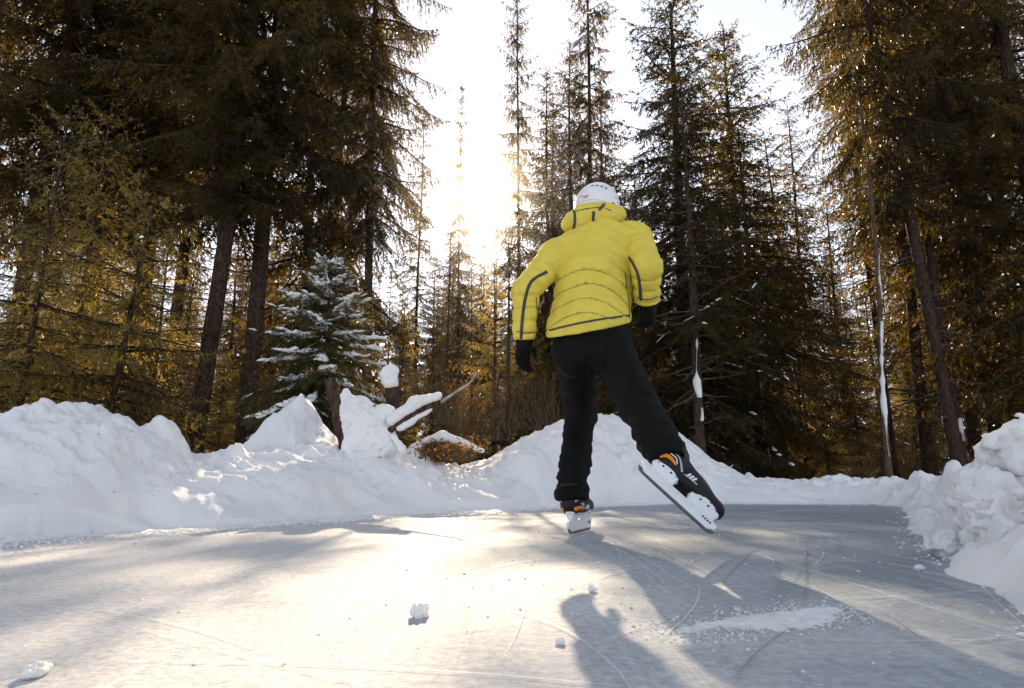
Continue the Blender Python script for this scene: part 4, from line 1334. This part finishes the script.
# jacket
hemL, hemR, hemB = at(545, 338, 3.02), at(632, 322, 3.02), at(590, 326, 3.25)
hn = unit(np.cross(hemR - hemL, hemB - hemL)); hn = hn if hn[2] > 0 else -hn
SPA = at(588, 350, 3.05); SPB = at(600, 222, 3.14)
SPL = np.linalg.norm(SPB - SPA)
def sleeve(p, S_, E_, W_, r):
    w = unit(W_ - E_)
    d = smin(seg(p, S_, E_, r[0], r[1]), seg(p, E_, W_ + w * .05, r[1], r[2]), .02)
    return np.maximum(d, (p - W_ - w * .004) @ w)
def f_torso(p):
    d = loft(p, SPA, SPB, [0, .18, .35, .6, .80, .93, 1], [.214, .206, .188, .194, .184, .125, .075], [.158, .154, .142, .152, .135, .105, .07], UX)
    d = smin(d, seg(p, at(598, 238, 3.10), LS, .080, .076), .04)
    d = smin(d, seg(p, at(600, 236, 3.10), RS, .080, .080), .04)
    return np.maximum(d, -((p - hemL) @ hn))
def f_jacket(p):
    d = f_torso(p)
    d = smin(d, sleeve(p, LS, LE, LW, (.078, .060, .051)), .022)
    d = smin(d, sleeve(p, RS, RE, RW, (.082, .067, .054)), .022)
    return d
P, Q = nets(f_jacket, (.0, 2.7, .75), (.86, 3.5, 1.72), .0068)
P = relax(P, Q, 2)
Nn = vnormals(P, Q)
tl1, dl1 = near(P, LS, LE); tl2, dl2 = near(P, LE, LW); tr1, dr1 = near(P, RS, RE); tr2, dr2 = near(P, RE, RW)
darm = np.minimum(np.minimum(dl1, dl2), np.minimum(dr1, dr2))
which = np.argmin(np.stack([dl1, dl2, dr1, dr2]), 0)
la1, la2, ra1, ra2 = [np.linalg.norm(x) for x in (LE - LS, LW - LE, RE - RS, RW - RE)]
s_arm = np.choose(which, [tl1 * la1, la1 + tl2 * la2, tr1 * ra1, ra1 + tr2 * ra2])
side_ = f_torso(P) > .010
sp = (P - SPA) @ unit(SPB - SPA)
arch = .055 * np.cos((P[:, 0] - .38) * 8)                      # the back seams arch upwards
warp = .010 * fbm(P * 6, 3, 3)
s_t = sp - arch + warp + .10 * (P[:, 0] - .37) * smooth(.25, .5, sp)
def channel(s, step):
    k = np.abs(((s / step) % 1) - .5) * 2                      # 1 on a seam, 0 mid channel
    return k
kq = np.where(side_, channel(s_arm + warp * .8, .062), channel(s_t, .076))
puff = np.sqrt(np.clip(1 - kq ** 2.6, 0, 1))
wr = fbm(P * np.array((16, 16, 42)), 3, 9)
edge = smooth(0, .04, (P - hemL) @ hn)
P = P + Nn * ((puff * .0105 - .005) * edge + .0034 * wr * (1 - puff * .4) + .0030 * billow(P * np.array((9, 9, 20)) + fbm(P * 4, 2, 1)[:, None], 2, 4) * edge)[:, None]
# stitched seams of the lower back are a thin dark thread
M['thread'] = simple('dark_thread', (0.38, 0.30, 0.05), 0.7, .2, 30)
fm = ((kq[Q].mean(1) > .90) & (~side_[Q].any(1)) & (sp[Q].mean(1) < .40) & (edge[Q].min(1) > .99) & (Nn[Q].mean(1)[:, 1] < .2)).astype(int)
jacket = link('jacket', mesh_from('jacket', P, Q, [M['yellow'], M['thread']], fm), person)
from mathutils.bvhtree import BVHTree
JB = BVHTree.FromPolygons([tuple(v) for v in P], [tuple(int(k) for k in q) for q in Q])

def ribbon(name, pxs, f, w, mat, parent, off=.006, n=22, closed=False, flat=.35):
    """a flattened strip lying on a surface, its path given by picture points"""
    if f is f_jacket:                                     # sewn onto the quilted surface itself
        q2 = resample([(a, b, 0) for a, b in pxs], n)
        for _ in range(2): q2[1:-1] = (q2[:-2] + 2 * q2[1:-1] + q2[2:]) / 4
        o_ = Vector((0, 0, CAM_H)); pts, g = [], []
        for a, b, _ in q2:
            loc, nr, ix, ds = JB.ray_cast(o_, Vector(unit(at(a, b, 3.0) - np.array(o_))))
            if loc is None or ds > 3.6: continue
            g.append(np.array(nr)); pts.append(np.array(loc) + np.array(nr) * .0015)
        pts, g, n = np.array(pts), np.array(g), len(pts)
        g = grad(f, pts)
    else:
        pts = resample([hit(a, b, f) for a, b in pxs], n)
        for _ in range(2): pts[1:-1] = (pts[:-2] + 2 * pts[1:-1] + pts[2:]) / 4
        pts = onto(f, pts, off)
        g = grad(f, pts)
    t = np.gradient(pts, axis=0); t /= np.linalg.norm(t, axis=1)[:, None]
    s_ = np.cross(t, g); s_ /= np.linalg.norm(s_, axis=1)[:, None]
    ang = np.linspace(0, 2 * math.pi, 8, endpoint=False)
    V = np.concatenate([pts[k] + w * (np.cos(ang)[:, None] * s_[k] + flat * np.sin(ang)[:, None] * g[k]) for k in range(n)])
    i, j = np.meshgrid(np.arange(n - 1), np.arange(8), indexing='ij'); a = (i * 8 + j).ravel(); b = (i * 8 + (j + 1) % 8).ravel()
    capq = np.array([(0, 1, 2, 3), (0, 3, 4, 7), (4, 5, 6, 7)])
    Q_ = np.concatenate([np.stack([a, b, b + 8, a + 8], 1), capq[:, ::-1], capq + (n - 1) * 8])
    return link(name, mesh_from(name, V, Q_, [M[mat]]), parent)
ribbon('piping', [(546, 331.5), (560, 327.5), (587, 321.5), (610, 318), (629, 315.5)], f_jacket, .0052, 'piping', jacket, .0115)
ribbon('sleeve_stripe', [(547, 272), (538, 276), (531, 281), (527, 290), (524, 305), (522, 322), (521, 339)], f_jacket, .0078, 'piping', jacket, .009)
ribbon('sleeve_stripe', [(629, 257), (634, 265), (638, 274), (640, 287), (641, 300)], f_jacket, .0085, 'piping', jacket, .009)
ribbon('seam', [(625, 273), (627, 288), (629, 303), (629.5, 318)], f_jacket, .0035, 'piping', jacket, .009)
ribbon('seam', [(536, 297), (537, 315), (536, 334)], f_jacket, .0030, 'piping', jacket, .006)
ribbon('cuff_seam', [(637, 297), (645, 299.5), (652, 299), (658, 296)], f_jacket, .0030, 'piping', jacket, .006)
ribbon('cuff_seam', [(517, 331), (525, 333), (535, 332)], f_jacket, .0022, 'piping', jacket, .006)

# hood, bunched behind the neck
def f_hood(p):
    d = seg(p, at(574, 221, 3.06), at(612, 216, 3.06), .050, .048)
    d = smin(d, seg(p, at(583, 213, 3.08), at(606, 210, 3.08), .050, .046), .03)
    d = smin(d, seg(p, at(568, 226, 3.08), at(580, 214, 3.12), .030, .040), .03)
    d = smin(d, seg(p, at(616, 219, 3.10), at(612, 214, 3.18), .030, .040), .03)
    for s_ in (-1, 1):
        d = smin(d, seg(p, NECK + (s_ * .09, -.06, .0), NECK + (s_ * .075, .07, -.01), .036, .034), .03)
    return d - .004 * fbm(p * 14, 3, 7)
P, Q = nets(f_hood, NECK - (.28, .28, .2), NECK + (.28, .22, .2), .007)
P = relax(P, Q, 1)
Nn = vnormals(P, Q)
P = P + Nn * (.004 * billow(P * np.array((10, 10, 24)) + fbm(P * 6, 2, 2)[:, None], 2, 6))[:, None]
hood = link('hood', mesh_from('hood', P, Q, [M['yellow']]), jacket)
for pl, w in (([(574, 211.5), (575, 219), (573.5, 228)], .0065), ([(593.5, 212), (593, 218), (592.5, 224.5)], .0075), ([(604.5, 204.5), (601, 208), (599, 211)], .0075), ([(619, 221), (620, 225)], .0055)):
    ribbon('hood_strap', pl, f_hood, w, 'piping', jacket, .006, 12)
ribbon('hood_cord', [(576, 212), (589, 209), (602, 207.6), (611, 211)], f_hood, .0028, 'piping', jacket, .005, 16)

# gloves
for hand_, W_, E_ in ((L_hand, LW, LE), (R_hand, RW, RE)):
    def f_g(p):
        d = seg(p, W_ - unit(W_ - E_) * .03, W_ + unit(W_ - E_) * .03, .046, .040)
        for a, b, ra, rb in hand_:
            d = smin(d, seg(p, a, b, ra * 1.10, rb * 1.10), .007)
        return d - .0012 * fbm(p * 40, 2, 3)
    c_ = W_ + (hand_[0][1] - W_) * .8
    P, Q = nets(f_g, c_ - .17, c_ + .17, .0052)
    link('glove', mesh_from('glove', relax(P, Q, 1, .35), Q, [M['glove']]), person)

# helmet
HC = at(597, 208, 3.20)
def f_helm(p):
    q = p - HC
    d = ell(p, HC, (.121, .146, .132))
    cut = -(q[:, 2] + .035 + .030 * smooth(.02, -.10, q[:, 1]) - .02 * smooth(.03, .12, q[:, 1]))
    d = np.maximum(d, cut)
    ear = np.maximum(ell(p, HC + (0, .005, -.03), (.117, .070, .085)), np.abs(q[:, 2] + .045) - .055)
    d = smin(d, ear, .012)
    inner = ell(p, HC - (0, 0, .004), (.105, .130, .117))
    d = np.maximum(d, -inner)
    for s_ in (-1, 1):
        d = np.maximum(d, -(ell(p, HC + (s_ * .123, -.045, .000), (.018, .020, .011))))
    return d
P, Q = nets(f_helm, HC - (.17, .19, .16), HC + (.17, .19, .17), .0058)
P = relax(P, Q, 2)
helmet = link('helmet', mesh_from('helmet', P, Q, [M['helmet']]), person)
f_shell = lambda p: ell(p, HC, (.121, .146, .132))
def patch(name, pts, f, w, h, mat, parent, off=.0012, tilt=0.0, th=.003):
    """a small raised plate on a surface, at a picture point"""
    c_ = hit(pts[0], pts[1], f); c_ = onto(f, c_[None], off)[0]; g_ = grad(f, c_[None])[0]
    r_ = unit(np.cross((0, 0, 1.0), g_)); u_ = np.cross(g_, r_)
    r2 = r_ * math.cos(tilt) + u_ * math.sin(tilt); u2 = np.cross(g_, r2)
    V = []
    for gz in (-th, th * .5):
        for a_, b_ in ((-1, -.6), (-.6, -1), (.6, -1), (1, -.6), (1, .6), (.6, 1), (-.6, 1), (-1, .6)):
            V.append(c_ + r2 * a_ * w + u2 * b_ * h + g_ * gz)
    V = np.array(V); k = np.arange(8)
    Q_ = np.concatenate([np.stack([k, (k + 1) % 8, (k + 1) % 8 + 8, k + 8], 1), np.array([(8, 9, 10, 11), (8, 11, 12, 15), (12, 13, 14, 15)])])
    return link(name, mesh_from(name, V, Q_, [M[mat]], shade=False), parent)
for x_, y_ in ((592.5, 185.8), (597, 185.6), (601.8, 186.6), (606.2, 188.3)):
    patch('vent', (x_, y_), f_shell, .0068, .0042, 'black', helmet, .0, -.1 + (x_ - 597) * -.03)
patch('side_vent', (613, 204.3), f_shell, .010, .0085, 'black', helmet, .001)
patch('buckle', (615.8, 197.8), f_shell, .0035, .006, 'grey_trim', helmet, .001)
# small slanted red and violet emblem on the left of the shell
ribbon('emblem', [(579.5, 198), (581.5, 195.6), (582.5, 197.4), (584.5, 195.2), (586, 196.6), (589, 194.8)], f_shell, .0022, 'logo_red', helmet, .001, 20)
ribbon('emblem', [(583.5, 198.0), (586, 197.2), (588, 196.4)], f_shell, .0022, 'logo_violet', helmet, .001, 8)
ribbon('rim_line', [(577, 204.5), (583, 201.2), (592, 199.6), (601, 200.2), (609, 203)], f_shell, .0012, 'grey_trim', helmet, .0005, 18)

# skates
def skate_meshes():
    def f_boot(p):
        d = seg(p, (-.088, 0, .128), (.02, 0, .124), .043, .043)
        d = smin(d, seg(p, (.02, 0, .124), (.128, 0, .116), .043, .036), .02)
        d = smin(d, seg(p, (-.082, 0, .13), (-.084, 0, .215), .043, .047), .03)
        d = smin(d, seg(p, (-.03, 0, .165), (.06, 0, .140), .038, .030), .03)
        d = np.maximum(d, .088 - p[:, 2])
        d = np.maximum(d, p[:, 2] - .222)
        d = np.maximum(d, -seg(p, (-.084, 0, .200), (-.084, 0, .27), .036, .038))
        return d
    Pb, Qb = nets(f_boot, (-.17, -.08, .07), (.19, .08, .28), .006)
    def box(p, c, h, r=.003):
        q = np.abs(p - np.asarray(c)) - (np.asarray(h) - r)
        return np.linalg.norm(np.maximum(q, 0), axis=1) + np.minimum(q.max(1), 0) - r
    def f_hold(p):
        x, z = p[:, 0], p[:, 2]
        wd = .0075 + .013 * smooth(.055, .088, z)              # flares towards the sole
        runner = np.maximum(box(p, (.008, 0, .034), (.160, .0085, .022)), -(z - .012 - .9 * np.maximum(np.abs(x - .01) - .135, 0)))
        heel = np.maximum(np.abs(x + .072) - (.050 - .10 * (.088 - z)), np.maximum(np.abs(p[:, 1]) - wd, np.maximum(z - .0895, .03 - z)))
        toe = np.maximum(np.abs(x - .092) - (.058 - .12 * (.088 - z)), np.maximum(np.abs(p[:, 1]) - wd, np.maximum(z - .0895, .03 - z)))
        # scalloped sole plates
        ph = np.maximum(ell(p, (-.072, 0, .100), (.058, .031, .038)), np.maximum(z - .0985, .084 - z))
        pt = np.maximum(ell(p, (.092, 0, .098), (.064, .032, .036)), np.maximum(z - .0985, .084 - z))
        return np.minimum(np.minimum(np.minimum(runner, heel), toe), np.minimum(ph, pt))
    Ph, Qh = nets(f_hold, (-.19, -.06, .008), (.20, .06, .115), .0036)
    # steel runner: extruded outline
    xs = np.linspace(-.152, .172, 26)
    zb = .0000 + .0009 * ((xs - .01) / .1) ** 2 + .020 * np.clip((np.abs(xs - .01) - .14) / .022, 0, 1) ** 2
    zt = np.full_like(xs, .024); 
    o_ = np.concatenate([np.stack([xs, zb], 1), np.stack([xs, zt], 1)])
    V = np.concatenate([np.insert(o_, 1, -.0020, 1), np.insert(o_, 1, .0020, 1)]); n = 26; k = np.arange(25)
    Qs = np.concatenate([np.stack([k, k + 1, k + 1 + n, k + n], 1), np.stack([k, k + n, k + 1 + n, k + 1], 1) + 2 * n,
                         np.stack([k, k + 2 * n, k + 1 + 2 * n, k + 1], 1), np.stack([k + n, k + 1 + n, k + 1 + 3 * n, k + 3 * n], 1),
                         np.array([(0, n, 3 * n, 2 * n), (n - 1, 3 * n - 1, 4 * n - 1, 2 * n - 1)])])
    # rivets on the plates
    R = Pile()
    a = np.linspace(0, 2 * math.pi, 8, endpoint=False)
    for sgn in (-1, 1):
        for x_, z_ in ((-.108, .091), (-.086, .094), (-.058, .094), (-.036, .091), (.044, .091), (.070, .094), (.104, .094), (.134, .091)):
            y_ = sgn * (.0312 * math.sqrt(max(.05, 1 - ((x_ + (.072 if x_ < 0 else -.092)) / .064) ** 2)))
            c_ = np.array((x_, y_, z_)); Vr = np.stack([.0036 * np.cos(a), 0 * a + sgn * .0016, .0036 * np.sin(a)], 1) + c_
            Vr0 = Vr - (0, sgn * .004, 0)
            kk = np.arange(8)
            R.add(np.concatenate([Vr0, Vr]), np.concatenate([np.stack([kk, (kk + 1) % 8, (kk + 1) % 8 + 8, kk + 8], 1), np.array([(8, 9, 10, 11), (8, 11, 12, 15), (12, 13, 14, 15)])]))
    for x_ in (-.110, -.090, -.056, -.034, .046, .072, .104, .134):
        for sgn in (-1, 1):
            e_ = math.sqrt(max(.05, 1 - ((x_ + (.072 if x_ < 0 else -.092)) / .062) ** 2))
            c_ = np.array((x_, sgn * (.029 * e_ - .006), .0832)); kk = np.arange(8)
            Vr = np.stack([.0040 * np.cos(a), .0040 * np.sin(a), 0 * a - .0012], 1) + c_
            R.add(np.concatenate([Vr + (0, 0, .006), Vr]), np.concatenate([np.stack([kk, (kk + 1) % 8, (kk + 1) % 8 + 8, kk + 8], 1), np.array([(8, 9, 10, 11), (8, 11, 12, 15), (12, 13, 14, 15)])]))
    def strip(pts, w, mat, nm, flat=.3):
        pts = onto(f_boot, resample(pts, 14), .0012); t = np.gradient(pts, axis=0); t /= np.linalg.norm(t, axis=1)[:, None]
        g = grad(f_boot, pts); s_ = np.cross(t, g); s_ /= np.linalg.norm(s_, axis=1)[:, None]
        ww = w if not np.isscalar(w) else np.full(14, w)
        an = np.linspace(0, 2 * math.pi, 6, endpoint=False)
        V = np.concatenate([pts[q] + ww[q] * np.cos(an)[:, None] * s_[q] + .002 * np.sin(an)[:, None] * g[q] for q in range(14)])
        i, j = np.meshgrid(np.arange(13), np.arange(6), indexing='ij'); a_ = (i * 6 + j).ravel(); b_ = (i * 6 + (j + 1) % 6).ravel()
        return nm, mesh_from(nm, V, np.stack([a_, b_, b_ + 6, a_ + 6], 1), [M[mat]])
    tr = []
    for sgn in (-1, 1):
        y = .05 * sgn
        tr.append(strip([(-.128, y * .5, .106), (-.105, y, .112), (-.080, y, .110), (-.058, y, .104)], np.array([.002] + [.011 - .0005 * q for q in range(12)] + [.001]), 'orange', 'orange_patch'))
        tr.append(strip([(-.125, y * .6, .140), (-.10, y, .152), (-.070, y, .146), (-.045, y, .120), (-.030, y, .100)], .0042, 'grey_trim', 'trim_line'))
        tr.append(strip([(-.10, y, .130), (-.075, y, .128), (-.060, y, .112)], .0026, 'white_plastic', 'trim_line'))
        tr.append(strip([(-.128, y * .5, .176), (-.115, y * .9, .170), (-.105, y, .178), (-.095, y, .168), (-.085, y, .178)], .0040, 'white_plastic', 'lettering'))
        for q in range(3):
            x0 = -.012 + q * .012
            tr.append(strip([(x0, y, .102), (x0 + .004, y, .112), (x0 + .007, y, .120)], .0042, 'white_plastic', 'lettering'))
        tr.append(strip([(-.022, y, .100), (.0, y, .100), (.034, y, .100)], .0025, 'grey_trim', 'lettering'))
        tr.append(strip([(.02, y, .165), (.045, y * .8, .158), (.07, y * .7, .15)], .003, 'grey_trim', 'lace_edge'))
    # dark lettering low on the toe pillar
    for sgn in (-1, 1):
        for q in range(4):
            x0 = .108 + q * .010
            V = np.array([(x0, sgn * .0092, .034), (x0 + .006, sgn * .0092, .034), (x0 + .0075, sgn * .0092, .044), (x0 + .0015, sgn * .0092, .044)])
            tr.append(('holder_lettering', mesh_from('holder_lettering', V, np.array([(0, 1, 2, 3)]), [M['black']], shade=False)))
    return (mesh_from('boot', relax(Pb, Qb, 1), Qb, [M['boot']]), mesh_from('blade_holder', relax(Ph, Qh, 1, .3), Qh, [M['white_plastic']]),
            mesh_from('blade', V if False else np.concatenate([np.insert(o_, 1, -.0020, 1), np.insert(o_, 1, .0020, 1)]), Qs, [M['steel']], shade=False), R.mesh('rivets', [M['black']]), tr)
sk = skate_meshes()
def put_skate(fr, label):
    o, fw, sdv, up, k = fr
    R_ = Matrix([(fw[0], sdv[0], up[0]), (fw[1], sdv[1], up[1]), (fw[2], sdv[2], up[2])]).to_4x4()
    mw = Matrix.Translation(Vector(o)) @ R_ @ Matrix.Scale(k, 4)
    b_ = link('ice_skate', sk[0], person); b_.matrix_local = mw; b_['label'] = label
    link('blade_holder', sk[1], b_); link('blade', sk[2], b_)
    rv = link('rivets', sk[3], b_); rv['kind'] = 'stuff'
    for nm, me_ in sk[4]: link(nm, me_, b_)
put_skate(FR_L, 'black ice skate standing on the ice')
put_skate(FR_R, 'black ice skate lifted behind, white blade holder showing')

# ------------------------------------------------------------------ haze, added to give a glow around the sun
hz, N, L, out = new_mat('haze')
pv = N.new('ShaderNodeVolumePrincipled')
pv.inputs['Color'].default_value = (1.0, 0.93, 0.84, 1)
pv.inputs['Density'].default_value = 0.00018
pv.inputs['Anisotropy'].default_value = 0.96
pc = N.new('ShaderNodeVolumePrincipled')               # tighter forward lobe, added for a bright core at the sun
pc.inputs['Color'].default_value = (1.0, 0.95, 0.88, 1)
pc.inputs['Density'].default_value = 0.00007
pc.inputs['Anisotropy'].default_value = 0.985
ads = N.new('ShaderNodeAddShader')
L.new(pv.outputs[0], ads.inputs[0]); L.new(pc.outputs[0], ads.inputs[1])
L.new(ads.outputs[0], out.inputs['Volume'])
x0, x1, y0, y1, z0, z1 = -640.0, 640.0, -640.0, 660.0, -2.5, 32.0
V = np.array([(x, y, z) for x in (x0, x1) for y in (y0, y1) for z in (z0, z1)])
Q = np.array([(0, 1, 3, 2), (4, 6, 7, 5), (0, 4, 5, 1), (2, 3, 7, 6), (0, 2, 6, 4), (1, 5, 7, 3)])
ho = link('haze', mesh_from('haze', V, Q, [hz], shade=False))
tag(ho, 'thin haze among the trees, added for the glow around the sun', kind='stuff')
